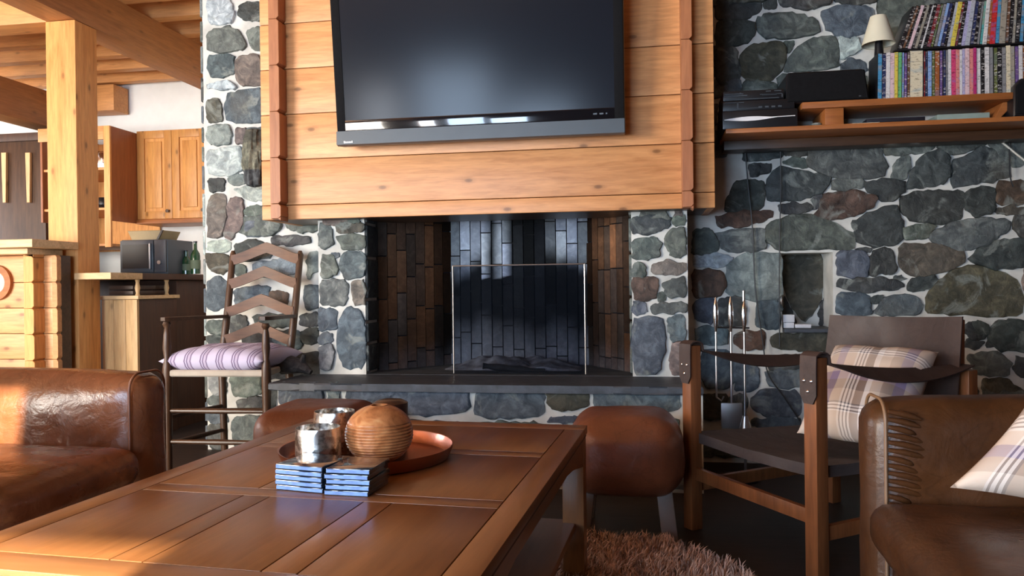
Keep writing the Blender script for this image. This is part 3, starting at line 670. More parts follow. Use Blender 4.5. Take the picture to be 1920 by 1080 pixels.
# ============================================================ WOOD CLADDING + TELEVISION
PX0 = P(490, 300, Y=YP).x; PX1 = P(1340, 300, Y=YP).x; PZ0 = P(900, 402, Y=YP).z
cl = thing('chimney_cladding', ((PX0 + PX1) / 2, YP, PZ0), 'honey pine plank cladding boxed around the chimney above the fireplace', 'wood cladding')
joints = [PZ0, P(1275, 362, Y=YP).z]
while joints[-1] < CEIL - 0.1: joints.append(joints[-1] + (P(1275, 268, Y=YP).z - P(1275, 362, Y=YP).z) * 0.985)
joints[-1] = CEIL
m = M()
for i, (z0, z1) in enumerate(zip(joints, joints[1:])):
    m.box((PX0, YP, z0 + 0.0012), (PX1, YP + 0.03, z1 - 0.0012), 0.004)
    m.box((PX0, YP + 0.03, z0 + 0.0012), (PX0 + 0.03, YW - 0.03, z1 - 0.0012), 0.004)
    m.box((PX1 - 0.03, YP + 0.03, z0 + 0.0012), (PX1, YW - 0.03, z1 - 0.0012), 0.004)
obj('planks', m, PANEL, cl)
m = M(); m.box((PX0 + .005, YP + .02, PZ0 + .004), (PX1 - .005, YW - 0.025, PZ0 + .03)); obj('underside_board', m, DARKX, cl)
def batten(parent, x0, x1, y0, y1, js, z0, z1, mt):
    m = M(); d = 0.011
    segs = [z for z in js if z0 < z < z1]
    zz = [z0] + segs + [z1]
    for a, b in zip(zz, zz[1:]):       # shaped blocks with V shoulders at every joint
        m.prism([(x0, a + .001), (x0 + .004, a + .001), (x1 - d, a + .001), (x1, a + d), (x1, b - d), (x1 - d, b - .001), (x0, b - .001)], 'y', y0, y1, 0.0015)
    return obj('batten', m, mt, parent)
y1_ = YP - 0.075
for pxa, pxb in ((505, 524), (1278, 1299)):
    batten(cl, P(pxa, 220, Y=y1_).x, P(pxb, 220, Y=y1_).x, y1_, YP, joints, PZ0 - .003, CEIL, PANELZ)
# television: local frame, then leaned forward
tvc = P(903, 262, Y=3.24)
tv = thing('television', (tvc.x - .02, 3.26, tvc.z), 'large black flat television tilted down on the pine cladding', 'television')
tv['_w'] = (0, 0, 0)
TW = (P(1174, 255, Y=3.22).x - P(632, 280, Y=3.22).x) / 2; TH = 0.78
m = M(); m.box((-TW, -0.02, 0), (TW, 0.05, TH), 0.008); obj('casing', m, BLACK, tv)
m = M(); b_ = 0.042
m.box((-TW + .004, -0.026, 0.064), (-TW + b_, -0.019, TH - .004), 0.001); obj('side_bezel', m, BLACKM, tv); m = M(); m.box((TW - b_, -0.026, 0.064), (TW - .004, -0.019, TH - .004), 0.001); obj('side_bezel', m, BLACKM, tv); m = M()
m.box((-TW + b_, -0.026, 0.064), (TW - b_, -0.019, 0.064 + .046), 0.001); obj('lower_bezel', m, BEZ, tv); m = M(); m.box((-TW + b_, -0.026, TH - .045), (TW - b_, -0.019, TH - .004), 0.001)
obj('upper_bezel', m, BEZ, tv)
m = M(); m.box((-TW + b_ - .002, -0.0235, 0.108), (TW - b_ + .002, -0.0195, TH - .043)); obj('screen', m, SCREEN, tv)
m = M(); m.prism([(-0.036, 0.006), (-0.02, 0.0), (-0.015, 0.064), (-0.03, 0.064)], 'x', -TW, TW, 0.002); obj('speaker_bar', m, GREYP, tv)
m = M()
for i, w_ in enumerate((.006, .005, .005, .006, .005, .005)): m.box((-TW + .035 + i * .0072, -0.0375, .012), (-TW + .035 + i * .0072 + w_, -0.030, .012 + (.009 if i in (0, 5) else .0065)))
obj('maker_badge', m, WHITEP, tv, smooth=0)
m = M()
for i in range(3): m.box((TW - .13 + i * .026, -0.0275, .084), (TW - .13 + i * .026 + (.016 if i < 2 else .006), -0.0255, .090))
obj('touch_marks', m, GREYP, tv, smooth=0)
tv.rotation_euler = (math.radians(6.6), 0, 0)
m = M(); m.box((-.2, .045, .25), (.2, .065, .55), .004); obj('wall_bracket', m, BLACK, tv)

# ============================================================ SHELVES AND WHAT STANDS ON THEM
def shelf(name, pa, pb, y0, y1, th, label, x0=None, x1=None):
    a = P(*pa, Y=y0); b = P(*pb, Y=y0); zt = (a.z + b.z) / 2
    m = M(); m.box((a.x if x0 is None else x0, y0, zt - th), (b.x if x1 is None else x1, y1, zt), 0.003)
    return setp(obj(name, m, SHELF), label, 'shelf'), zt
YS1 = 3.45; YS2 = 3.47
sh1, ZS1 = shelf('wall_shelf', (1361, 243), (1920, 216), YS1, YW - 0.035, 0.02, 'long lower pine shelf on the stone wall right of the television', x1=2.15)
# deeper batten under the lower shelf, set back; dark colour carries the shelf's shadow
m = M(); m.box((P(1361, 243, Y=YS1).x + .01, YW - 0.14, ZS1 - 0.062), (2.1, YW - .035, ZS1 - 0.021), 0.003); setp(obj('shelf_bearer', m, DARKX), 'wooden bearer rail fixed to the wall under the long lower shelf', 'shelf rail')
sh2, ZS2 = shelf('wall_shelf', (1504, 194), (1900, 170), YS2, YW - 0.035, 0.028, 'short upper pine shelf carrying the rows of film cases')
m = M(); a = P(1547, 206, Y=YS2 + .012); b = P(1582, 206, Y=YS2 + .012); m.box((a.x, YS2 + .012, ZS1 + .001), (b.x, YW - .04, ZS2 - .029), 0.003); setp(obj('shelf_block', m, SHELF), 'pine spacer block between the two shelves under the speaker', 'wooden block')
a = P(1862, 190, Y=YS2 + .05); b = P(1896, 190, Y=YS2 + .05)
m = M(); m.prism([(a.x, ZS1 + .001), (a.x + .02, ZS1 + .001), (b.x + .02, ZS2 - .029), (b.x - .03, ZS2 - .029)], 'y', YS2 + .05, YW - .04, .002); setp(obj('shelf_block', m, SHELF), 'slanting wooden bracket between the shelves at the right end', 'wooden block')

def cased(name, px0, px1, pytop, pybot, y0, dep, mt, label, cat, z0=None, bev=0.004, group=None):
    a = P(px0, pybot, Y=y0); b = P(px1, pytop, Y=y0)
    if z0 is None: z0 = a.z
    m = M(); m.box((a.x, y0, z0), (b.x, y0 + dep, b.z), bev)
    return obj(name, m, mt, label=label, cat=cat, group=group), (a.x, b.x, z0, b.z)
# stacked boxes left of the speaker
o, e = cased('game_console', 1352, 1496, 202, 0, YS1 + .02, .24, BLACK, 'black glossy console with a white swoosh, bottom of the stack on the lower shelf', 'games console', z0=ZS1 + .001, bev=.008)
m = M(); zc = (e[2] + e[3]) / 2; pl = []
for i in range(13): t = i / 12; pl.append((e[0] + .008 + (e[1] - e[0] - .02) * t, zc + .002 + .006 * t + .007 * math.sin(math.pi * min(1, t * 1.5)) ** 1))
for i in range(12, -1, -1): t = i / 12; pl.append((e[0] + .008 + (e[1] - e[0] - .02) * t, zc - .001 + .006 * t - .009 * math.sin(math.pi * min(1, t * 1.35))))
m.prism(pl, 'y', YS1 + .014, YS1 + .021); obj('white_front_trim', m, WHITEP, o, label='bright white curved front trim')
o, e2 = cased('disc_player', 1353, 1490, 184, 0, YS1 + .03, .22, BLACK, 'grey and black disc player, middle of the stack on the lower shelf', 'disc player', z0=e[3] + .001)
m = M(); m.box((e2[0] + .006, YS1 + .027, e2[3] - .009), (e2[0] + .09, YS1 + .031, e2[3] - .006)); m.box((e2[0] + .06, YS1 + .027, e2[2] + .010), (e2[0] + .066, YS1 + .031, e2[3] - .006)); m.box((e2[0] + .06, YS1 + .027, e2[2] + .008), (e2[0] + .15, YS1 + .031, e2[2] + .010))
for i in range(4): m.box((e2[0] + .15 + i * .027, YS1 + .027, e2[2] + .008), (e2[0] + .165 + i * .027, YS1 + .031, e2[2] + .015))
obj('front_trim', m, GREYP, o)
o, e3 = cased('set_top_box', 1354, 1470, 166, 0, YS1 + .03, .2, BLACK, 'black set top box with silver trim, top of the stack beside the speaker', 'set top box', z0=e2[3] + .001)
m = M(); yy = YS1 + .026
m.box((e3[0] + .004, yy, e3[3] - .016), (e3[0] + .085, yy + .005, e3[3] - .012)); m.box((e3[0] + .004, yy, e3[2] + .003), (e3[1] - .02, yy + .005, e3[2] + .006)); m.box((e3[0] + .004, yy, e3[2] + .018), (e3[0] + .1, yy + .005, e3[2] + .023))
m.box((e3[1] - .10, yy, e3[3] - .022), (e3[1] - .006, yy + .005, e3[3] - .019)); m.box((e3[1] - .01, yy, e3[2] + .006), (e3[1] - .006, yy + .005, e3[3] - .019)); m.box((e3[1] - .09, yy, e3[2] + .018), (e3[1] - .03, yy + .005, e3[2] + .023))
m.box((e3[1] - .075, yy, e3[3] - .010), (e3[1] - .055, yy + .005, e3[3] - .006)); m.box((e3[1] - .04, yy, e3[3] - .010), (e3[1] - .012, yy + .005, e3[3] - .006)); m.box((e3[0] + .07, yy - .001, e3[3] - .015), (e3[0] + .076, yy + .005, e3[3] - .009))
obj('silver_trim', m, GREYP, o)
# centre speaker
a = P(1474, 187, Y=YS2 + .01); b = P(1626, 128, Y=YS2 + .01)
t = thing('centre_speaker', ((a.x + b.x) / 2, YS2 + .1, ZS2), 'long black cloth fronted speaker lying on the left end of the upper shelf', 'speaker')
m = M(); m.prism([(a.x - .0, ZS2 + .001), (b.x + .01, ZS2 + .001), (b.x - .006, b.z - .004), (b.x - .02, b.z + .002), (a.x + .012, b.z + .002), (a.x + .002, b.z - .01)], 'y', YS2 + .02, YW - .07, .004); obj('cabinet', m, BLACK, t)
m = M(); m.prism([(a.x + .004, ZS2 + .005), (b.x + .004, ZS2 + .005), (b.x - .012, b.z - .004), (a.x + .012, b.z - .004)], 'y', YS2 + .006, YS2 + .022, .004); obj('grille', m, BLACKM, t)
m = M(); m.box((b.x - .035, YS2 + .003, ZS2 + .014), (b.x - .027, YS2 + .0065, ZS2 + .018)); obj('badge', m, GREYP, t)
# small things between the shelves
a = P(1512, 232, Y=YS1 + .08)
m = M(); 
for i in range(3): pts = [(a.x + .045 + (.03 - i * .006) * math.cos(q * .6), YS1 + .1 + .02 * math.sin(q * .6), ZS1 + .006 + i * .008) for q in range(12)]; m.tube(pts, .004, 6)
setp(obj('coiled_cable', m, plain('grey_cable', (.2, .22, .2), .5)), 'small coil of grey cable on the lower shelf left of the block', 'cable')
def slabbook(px0, px1, z, h, y, c, label, n='magazine'):
    a = P(px0, 220, Y=y); b = P(px1, 220, Y=y); m = M(); m.box((a.x, y, z), (b.x, y + .2, z + h), .002); return setp(obj(n, m, plain('mag_%s' % n, c, .4)), label, 'magazine' if n == 'magazine' else 'case')
slabbook(1598, 1650, ZS1 + .001, .008, YS1 + .04, (.45, .5, .42), 'pale green magazine lying flat between the shelves')
slabbook(1625, 1735, ZS1 + .010, .016, YS1 + .05, (.012, .012, .02), 'black flat case lying on the magazine between the shelves', 'flat_case')
slabbook(1757, 1856, ZS1 + .001, .038, YS1 + .09, (.26, .33, .30), 'pale grey green box file lying between the shelves', 'flat_box')
# black speaker at the frame's right edge
a = P(1903, 216, Y=YS1 + .0); b = P(1912, 146, Y=YS1)
t = thing('satellite_speaker', (a.x + .06, YS1 + .08, ZS1), 'black upright speaker at the far right end of the lower shelf', 'speaker')
m = M(); m.prism([(a.x, ZS1 + .001), (a.x + .14, ZS1 + .001), (a.x + .14, b.z), (a.x + .03, b.z), (a.x + .003, b.z - .03)], 'y', YS1 + .01, YS1 + .16, .005); obj('cabinet', m, BLACK, t)
m = M(); m.prism([(a.x + .008, ZS1 + .01), (a.x + .13, ZS1 + .01), (a.x + .13, b.z - .01), (a.x + .034, b.z - .01), (a.x + .01, b.z - .035)], 'y', YS1 + .004, YS1 + .011, .002); obj('grille', m, BLACKM, t)
# clip lamp
lc = P(1647, 78, Y=YS2 + .1)
t = thing('clip_lamp', (lc.x, YS2 + .1, ZS2), 'small lamp with a cream conical shade above the left end of the film cases', 'lamp')
zb = P(1647, 84, Y=YS2 + .1).z; ztp = P(1647, 31, Y=YS2 + .1).z; r1 = (P(1678, 84, Y=YS2 + .1).x - P(1615, 84, Y=YS2 + .1).x) / 2; r0 = (P(1660, 31, Y=YS2 + .1).x - P(1630, 31, Y=YS2 + .1).x) / 2
m = M(); m.lathe([(r1 - .002, zb), (r1, zb), (r0, ztp), (r0 - .002, ztp), (r1 - .004, zb + .001), (r1 - .002, zb)], (lc.x, YS2 + .1, 0)); obj('lamp_shade', m, CREAM, t)
m = M(); m.lathe([(0, ZS2 + .085), (.022, ZS2 + .087), (.028, ZS2 + .11), (.024, ZS2 + .135), (.015, zb + .02), (0, zb + .03)], (lc.x + .002, YS2 + .1, 0)); obj('lamp_holder', m, BLACK, t)
m = M(); m.tube([(lc.x + .002, YS2 + .1, ZS2 + .001), (lc.x + .002, YS2 + .1, ZS2 + .09)], .006, 8); m.lathe([(0, ZS2 + .001), (.028, ZS2 + .001), (.028, ZS2 + .008), (0, ZS2 + .012)], (lc.x - .005, YS2 + .1, 0)); obj('lamp_stem', m, BLACK, t)
# film cases, each with its own spine
ORD = ['first','second','third','fourth','fifth','sixth','seventh','eighth','ninth','tenth','eleventh','twelfth','thirteenth','fourteenth','fifteenth','sixteenth','seventeenth','eighteenth','nineteenth','twentieth']
def ordn(i):
    if i < 20: return ORD[i]
    t_ = ['twenty', 'thirty', 'forty'][(i + 1) // 10 - 2]
    return {20: 'twentieth', 30: 'thirtieth', 40: 'fortieth'}[i + 1] if (i + 1) % 10 == 0 else t_ + ' ' + ORD[(i + 1) % 10 - 1]
PAL = {'blue': (.06, .25, .45), 'navy': (.02, .03, .09), 'white': (.62, .60, .60), 'pale pink': (.62, .45, .48), 'yellow': (.60, .48, .08), 'green': (.12, .38, .16), 'purple': (.12, .07, .22),
       'brown': (.12, .06, .035), 'cream': (.62, .55, .40), 'dark red': (.16, .02, .025), 'light blue': (.22, .34, .60), 'rust': (.28, .09, .03), 'black': (.012, .012, .015), 'hot pink': (.55, .06, .16),
       'salmon': (.60, .22, .20), 'magenta': (.38, .03, .14), 'grey': (.22, .22, .23), 'olive': (.10, .12, .035), 'lavender': (.38, .36, .55), 'silver': (.36, .38, .44), 'red': (.50, .03, .03), 'beige': (.30, .27, .22), 'teal': (.08, .30, .30)}
SPM = {}
def spine_mat(cname):
    if cname in SPM: return SPM[cname]
    k = N('case_' + cname.replace(' ', '_')); c = PAL[cname]; co = k.coord((9, 2, 30), True)
    dark = sum(c) / 3 < 0.15
    f = k.noise(co, 5.0, 3, 0.7)
    mk = (0.55, 0.52, 0.50) if dark else tuple(v * 0.32 for v in c)
    cc = k.mix(k.ramp(f, [(0.56, (0, 0, 0)), (0.60, (0.75,) * 3)]), c, mk)
    f2 = k.noise(k.coord((4, 2, 9), True), 4.0, 2, 0.5)
    cc = k.mix(k.ramp(f2, [(0.55, (0, 0, 0)), (0.62, (0.45,) * 3)]), cc, tuple(min(1, v * 0.5 + 0.12) for v in c[::-1]))
    SPM[cname] = k.base(cc, 0.25, spec=0.5); return SPM[cname]
def case_row(spec, zb, ht, y0, lean0, lean1, rowname, group, dz=0.0):
    n = len(spec)
    for i, (cn, pa, pb) in enumerate(spec):
        a = P(pa, 175, Y=y0).x; b = P(pb, 175, Y=y0).x; w_ = max(b - a - .0006, .006)
        an = lean0 + (lean1 - lean0) * min(1, i / max(1, n * 0.75))
        H = ht * random.uniform(.975, 1.0); yy = y0 + random.uniform(0, .006)
        m = M(); m.box((a, yy, zb + .0008), (a + w_, yy + .135, zb + .0008 + H), .0012)
        sm = M(); sm.box((a + .0012, yy - .0006, zb + .004), (a + w_ - .0012, yy + .001, zb + H - .003))
        R = Matrix.Rotation(an, 3, 'Y'); pv = Vector((a + (w_ if an > 0 else 0), yy, zb + .0008))
        for mm in (m, sm):
            for v in mm.bm.verts: v.co = R @ (v.co - pv) + pv
        o = obj('film_case', m, BLACK if PAL[cn][0] < .3 else spine_mat(cn), label='%s film case, %s from left in the %s' % (cn, ordn(i), rowname), cat='film case', group=group)
        obj('spine_sleeve', sm, spine_mat(cn), o)
z_ = lambda v: 1560 + v / 5.333
low = [('blue',455,500),('navy',500,540),('white',540,582),('pale pink',582,625),('yellow',625,660),('green',660,700),('light blue',700,722),('purple',722,752),('brown',752,780),
       ('cream',780,912),('dark red',915,934),('navy',934,955),('light blue',955,1000),('olive',1000,1030),('rust',1030,1080),('purple',1080,1112),('navy',1112,1140),('grey',1140,1162),('white',1162,1200),
       ('hot pink',1200,1245),('salmon',1245,1282),('white',1282,1310),('lavender',1310,1335),('pale pink',1335,1380),('salmon',1380,1420),('magenta',1420,1450),('white',1450,1495),('black',1495,1532),
       ('white',1532,1580),('grey',1580,1622),('olive',1622,1660),('black',1660,1705),('grey',1705,1750),('cream',1750,1792),('beige',1792,1832),('purple',1832,1872),('white',1872,1915),('rust',1915,1945),('navy',1945,1980),('white',1980,2020)]
HT = .19
case_row([(c, z_(a), z_(b)) for c, a, b in low], ZS2, P(1700, 96, Y=YS2 + .02).z - ZS2, YS2 + .02, .02, .0, 'lower row', 'film cases of the lower row')
ZT = P(1700, 94, Y=YS2 + .02).z
a = P(1678, 94, Y=YS2 + .02).x; m = M(); m.box((a, YS2 + .022, ZT), (P(1900, 94, Y=YS2).x + .12, YS2 + .17, ZT + .006), .001); setp(obj('thin_board', m, BLACK), 'thin black board lying on the lower row of film cases', 'board')
upl = [('black',665,705),('brown',705,735),('black',735,765),('pale pink',765,800),('black',800,830),('beige',830,862),('black',862,892),('white',892,915),('black',915,950),('dark red',950,990),('olive',990,1020),('grey',1020,1055),
       ('light blue',1055,1090),('navy',1090,1125),('black',1125,1160),('silver',1160,1190),('yellow',1190,1235),('dark red',1235,1265),('black',1265,1300),('lavender',1300,1340),('silver',1340,1385),('navy',1385,1420),('black',1420,1455),('grey',1455,1485),
       ('teal',1485,1515),('white',1515,1555),('rust',1555,1585),('red',1585,1640),('blue',1640,1680),('beige',1680,1740),('brown',1740,1775),('black',1775,1810),('beige',1810,1840),('black',1840,1880),('blue',1880,1920),('navy',1920,1955),('red',1955,1990)]
case_row([(c, z_(a), z_(b)) for c, a, b in upl], ZT + .006, .188, YS2 + .025, math.radians(19), math.radians(4), 'leaning upper row', 'film cases of the upper row')
# cables
def cable(pts, r, mt, label, y=None):
    m = M(); P3 = [P(x, y_, Y=(y or YW - .04)) for x, y_ in pts]
    Q = []
    for i in range(len(P3) - 1):
        for t_ in range(6):
            p0, p1, p2, p3 = P3[max(i - 1, 0)], P3[i], P3[i + 1], P3[min(i + 2, len(P3) - 1)]; t = t_ / 6
            Q.append(0.5 * ((2 * p1) + (p2 - p0) * t + (2 * p0 - 5 * p1 + 4 * p2 - p3) * t * t + (3 * p1 - p0 - 3 * p2 + p3) * t ** 3))
    Q.append(P3[-1]); m.tube(Q, r, 6); return setp(obj('cable', m, mt), label, 'cable')
WC = plain('white_cable', (.6, .58, .52), .5); BC = plain('black_cable', (.01, .01, .012), .5)
cable([(1396, 268), (1402, 340), (1411, 430), (1416, 540), (1430, 640), (1440, 700), (1470, 745), (1500, 790)], .003, BC, 'black cable hanging down the stone wall left of the wall niche')
cable([(1463, 262), (1464, 340), (1462, 440), (1461, 540), (1462, 650)], .0025, BC, 'straight black cable hanging along the left edge of the wall niche')
cable([(1400, 266), (1440, 276), (1480, 279), (1540, 274), (1620, 258)], .0035, WC, 'white cable sagging below the lower shelf beside the cladding')
cable([(1836, 254), (1868, 254), (1920, 250), (1960, 250)], .0035, WC, 'white cable running level under the right end of the lower shelf')
cable([(1860, 254), (1880, 268), (1905, 288), (1935, 312)], .0045, WC, 'white cable slanting down the stones at the right edge')
cable([(1892, 262), (1893, 290), (1894, 330), (1900, 350)], .003, BC, 'short black cable hanging below the shelf at the right edge')
# small things in the niche
yq = YW + .06; zl = NZ0 + .004
def nb_(px0, px1, z0, pyt, label, name='white_box'):
    a = P(px0, 600, Y=yq - .04); b = P(px1, 600, Y=yq - .04); zt = P(px0, pyt, Y=yq - .04).z; m = M(); m.box((a.x, yq - .04, z0), (b.x, yq + .02, zt), .003); setp(obj(name, m, WHITEP), label, 'box'); return zt
q = nb_(1469, 1489, zl, 605, 'small white box on the niche ledge, under a smaller one'); nb_(1468, 1490, q + .001, 590, 'small white pot standing on the white box in the niche', 'white_pot')
nb_(1491, 1521, zl, 608, 'flat white box lying on the niche ledge right of the stacked pair')
# bark ornament beside the cladding
m = M(); tx_ = P(472, 240, Y=3.66); zt = P(472, 240, Y=3.66).z; zb = P(472, 350, Y=3.66).z
def bark(u, v):
    z = zb + (zt - zb) * v; a_ = 2 * math.pi * u; r = .05 * (0.78 + .25 * math.sin(v * 3.1)) * (1 + .45 * noise.fractal(Vector((math.cos(a_) * 2.2, math.sin(a_) * 2.2, z * 7)), 1, 2, 4)) * (1 if 0.02 < v < 0.98 else .3)
    return Vector((tx_.x + r * math.cos(a_), 3.68 + r * .8 * math.sin(a_), z))
g = m.grid(bark, 40, 34, wrapu=True)
for v in m.bm.verts:
    f = noise.fractal(Vector((v.co.x * 30, v.co.y * 30, v.co.z * 9)), 1, 2, 3); h = (v.co.z - zb) / (zt - zb); c = (.055, .055, .045) if h > .75 else (.11, .11, .085) if h > .28 else (.05, .055, .06)
    v[m.col] = (*[x * (1 + .9 * f) for x in c], 1)
setp(obj('bark_ornament', m, BARK), 'piece of rough dark bark hanging on the stone column left of the cladding', 'ornament')
# driftwood / dark logs at the left of the hearth slab
a = P(572, 690, Y=3.42); m = M(); m.tube([(a.x - .12, 3.44, HZ + .05), (a.x - .02, 3.43, HZ + .04), (a.x + .03, 3.42, HZ + .013)], [.05, .032, .012], 10)
m.tube([(a.x - .02, 3.43, HZ + .05), (a.x - .0, 3.41, HZ + .10)], [.02, .008], 8)
setp(obj('driftwood', m, BARK), 'dark knotted piece of wood at the left end of the hearth slab', 'log')
for v in bpy.data.objects['driftwood'].data.attributes['Col'].data: v.color = (.05, .045, .045, 1)

# ============================================================ FIRE TOOLS
tx = P(1368, 780, Y=3.45); t = thing('fire_tool_set', (tx.x, 3.45, 0), 'steel fire tool stand leaning at the stone wall right of the fireplace', 'fire tools')
m = M(); m.lathe([(0, 0), (.095, 0), (.095, .012), (.02, .03), (0, .03)], (tx.x + .03, 3.45, 0), 32); obj('base', m, BLACK, t)
sx = P(1392, 780, Y=3.45).x; zc_ = P(1368, 615, Y=3.45).z
m = M(); m.tube([(sx + .012, 3.46, .02), (sx + .012, 3.46, zc_ + .16)], .006, 10); obj('stand_rod', m, SILV, t)
m = M(); m.tube([(P(1341, 615, Y=3.45).x, 3.45, zc_ + .003), (P(1405, 615, Y=3.45).x, 3.45, zc_)], .004, 8); obj('hanging_bar', m, BLACK, t)
for i, (hx, pt, pbm) in enumerate(((1342, 557, 640), (1370, 556, 760), (1395, 563, 780))):
    x = P(hx, 600, Y=3.44).x; zt = P(hx, pt, Y=3.44).z; zb = P(hx, 745 if i == 0 else pbm, Y=3.44).z; zh = P(hx, 622, Y=3.44).z
    m = M(); m.tube([(x, 3.44, zb), (x, 3.44, zh)], .0045, 8)
    if i == 0: m.tube([(x, 3.44, zb), (x + .02, 3.44, zb - .015), (x + .03, 3.44, zb + .005)], .0045, 6)
    elif i == 1: m.box((x - .045, 3.435, zb - .10), (x + .045, 3.445, zb + .01), .003)
    else: m.tube([(x, 3.44, zb), (x, 3.44, zb - .07)], [.012, .03], 12)
    rod = obj('tool', m, SILV, t)
    m = M(); m.tube([(x, 3.44, zh + (zt - zh) * s_) for s_ in (0, .15, .35, .6, .8, .95, 1)], [.005, .008, .0125, .0125, .009, .004, .002], 12); obj('handle', m, CHROME, rod)

# ============================================================ TIMBER FRAME ON THE LEFT
def PD(px, py, d): return CAM + ray(px, py) * d
PXL, PXR = -3.151, -2.972
m = M(); m.box((PXL, 3.70, 0), (PXR, 3.87, 2.30), 0.008); setp(obj('timber_post', m, TIMBER_Z), 'thick square pine post standing behind the end of the bar', 'post')
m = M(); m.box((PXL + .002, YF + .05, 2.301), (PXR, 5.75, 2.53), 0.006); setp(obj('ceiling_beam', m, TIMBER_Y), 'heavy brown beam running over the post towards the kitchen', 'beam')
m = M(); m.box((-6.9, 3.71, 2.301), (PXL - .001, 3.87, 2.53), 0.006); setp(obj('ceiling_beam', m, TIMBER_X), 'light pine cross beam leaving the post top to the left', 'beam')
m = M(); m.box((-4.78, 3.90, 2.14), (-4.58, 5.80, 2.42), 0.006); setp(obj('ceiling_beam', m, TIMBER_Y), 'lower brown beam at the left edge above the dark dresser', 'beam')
m = M(); m.box((-4.57, 5.62, 2.30), (P(213, 180, Y=5.62).x, 5.80, 2.51), 0.006); setp(obj('ceiling_beam', m, TIMBER_X), 'short pine wall beam behind the post above the open shelves', 'beam')
yj = 4.045 - 0.32 * 5; i = 0
while yj < 5.75:
    m = M(); m.box((-6.9, yj - 0.0, 2.532), (XC0 - 0.03 if yj > 3.7 else -2.5, yj + .085, CEIL - 0.001), 0.004)
    j_ = obj('ceiling_joist', m, TIMBER_X, label='pine ceiling joist, %s counted from the room towards the kitchen wall' % ORD[i], cat='joist', group='pine ceiling joists'); yj += 0.32; i += 1

# ============================================================ BAR
YBAR = 3.545
bar = thing('bar_counter', (-3.7, YBAR, 0), 'pine plank bar with notched battens and pale top at the left edge', 'bar')
js = [0.496 + 0.133 * k_ for k_ in range(-3, 5)]; bt = 1.035
m = M(); zz = [0.0] + js + []; zz = [z for z in zz if z < bt - .02] + [bt]
for a, b in zip(zz, zz[1:]): m.box((-4.7, YBAR, a + .001), (-2.99, YBAR + .03, b - .001), .004)
for a, b in zip(zz, zz[1:]):
    m.prism([(-3.0, a + .001), (-2.978, a + .001), (-2.97, a + .012), (-2.97, b - .012), (-2.978, b - .001), (-3.0, b - .001)], 'y', YBAR - .001, YBAR + .03, .001)
obj('planks', m, PANEL, bar)
m = M(); m.box((-4.7, YBAR + .031, 0), (-2.985, YBAR + .115, bt - .001)); obj('core', m, DARKX, bar, smooth=0)
batten(bar, -3.100, -3.043, YBAR - .075, YBAR, js, 0.0, bt, TIMBER_Z)
batten(bar, -4.5, -4.44, YBAR - .075, YBAR, js, 0.0, bt, TIMBER_Z)
m = M(); m.box((-4.75, 3.42, bt + .001), (-3.03, 3.66, bt + .030), .004); obj('under_board', m, PALEX, bar)
m = M(); m.box((-4.8, 3.36, bt + .031), (-2.95, 3.68, bt + .072), .006); obj('bar_top', m, PALEX, bar)
pc = P(-4, 530, Y=YBAR)
def ring(c, r0, r1, y0, y1, n=36):
    m = M(); R = [[], [], [], []]
    for k_ in range(n):
        a = 2 * math.pi * k_ / n
        for j, (r, y) in enumerate(((r0, y0), (r1, y0), (r1, y1), (r0, y1))): R[j].append(m.bm.verts.new((c.x + r * math.cos(a), y, c.z + r * math.sin(a))))
    for j in range(4):
        for k_ in range(n): m.bm.faces.new((R[j][k_], R[j][(k_ + 1) % n], R[(j + 1) % 4][(k_ + 1) % n], R[(j + 1) % 4][k_]))
    return m
obj('porthole_ring', ring(pc, .058, .092, YBAR - .02, YBAR), SHELF, bar)
m = M(); pts = [(pc.x + .06 * math.cos(a_ * math.pi / 16), pc.z + .06 * math.sin(a_ * math.pi / 16)) for a_ in range(32)]; m.prism(pts, 'y', YBAR - .012, YBAR - .004); obj('porthole_mirror', m, plain('dull_steel', (.35, .33, .30), .5, metal=.6), bar)

# ============================================================ KITCHEN
XI = -2.753
m = M(); m.box((-2.968, 3.665, .908), (XI, 3.93, .943), .003)
wt = setp(obj('worktop', m, PALEX), 'pale edged wooden worktop running back beside the post', 'worktop')
m = M(); m.box((-3.6, 3.931, .908), (XI, 5.0, .943), .003); obj('shaded_return', m, BROWNW, wt, label='long side of the worktop, its shade painted in dark brown')  # same worktop, shade of its unlit side put into the brown
isl = thing('island_cupboard', (-2.9, 4.1, 0), 'small cupboard with pale plank front under the worktop beside the post', 'cupboard')
ms = M(); n = 3
for i in range(n): x0 = -3.0 + .22 / n * i; ms.box((x0 + .0008, 3.915, .0), (x0 + .22 / n - .0008, 3.935, .795), .002)
obj('front_planks', ms, PALE, isl)
m = M(); m.box((-3.0, 3.936, 0), (-2.78, 4.29, .795), .003); obj('carcass', m, BROWNW, isl)
m = M(); m.box((-3.012, 3.905, .797), (-2.765, 4.30, .818), .003); obj('top_board', m, PALEX, isl)
for y_ in (3.95, 4.22):
    m = M(); m.lathe([(0, .818), (.014, .818), (.009, .83), (.015, .86), (.009, .89), (.014, .907), (0, .907)], (-2.80, y_, 0), 14); obj('spindle', m, PALE, isl)
m = M(); m.box((-3.35, 4.32, 0), (-2.80, 4.98, .905), .004); m.box((-3.7, 4.985, 0), (-2.80, 5.0, .905)); setp(obj('base_cupboard', m, BROWNW), 'dark brown base cupboard under the far end of the worktop', 'cupboard')
m = M()
for k_ in range(2): m.box((-2.98, 3.95, .822 + k_ * .03), (-2.83, 4.25, .845 + k_ * .03), .003)
setp(obj('magazine_stack', m, DARKX), 'dark stack lying between the small cupboard and the worktop', 'magazines')
m = M(); m.box((-4.4, 5.22, 0), (-2.28, 5.81, .89), .004); m.box((-4.42, 5.2, .892), (-2.28, 5.81, .925), .004)
setp(obj('kitchen_base_unit', m, BROWNW), 'dark brown kitchen base unit along the white back wall', 'kitchen unit')
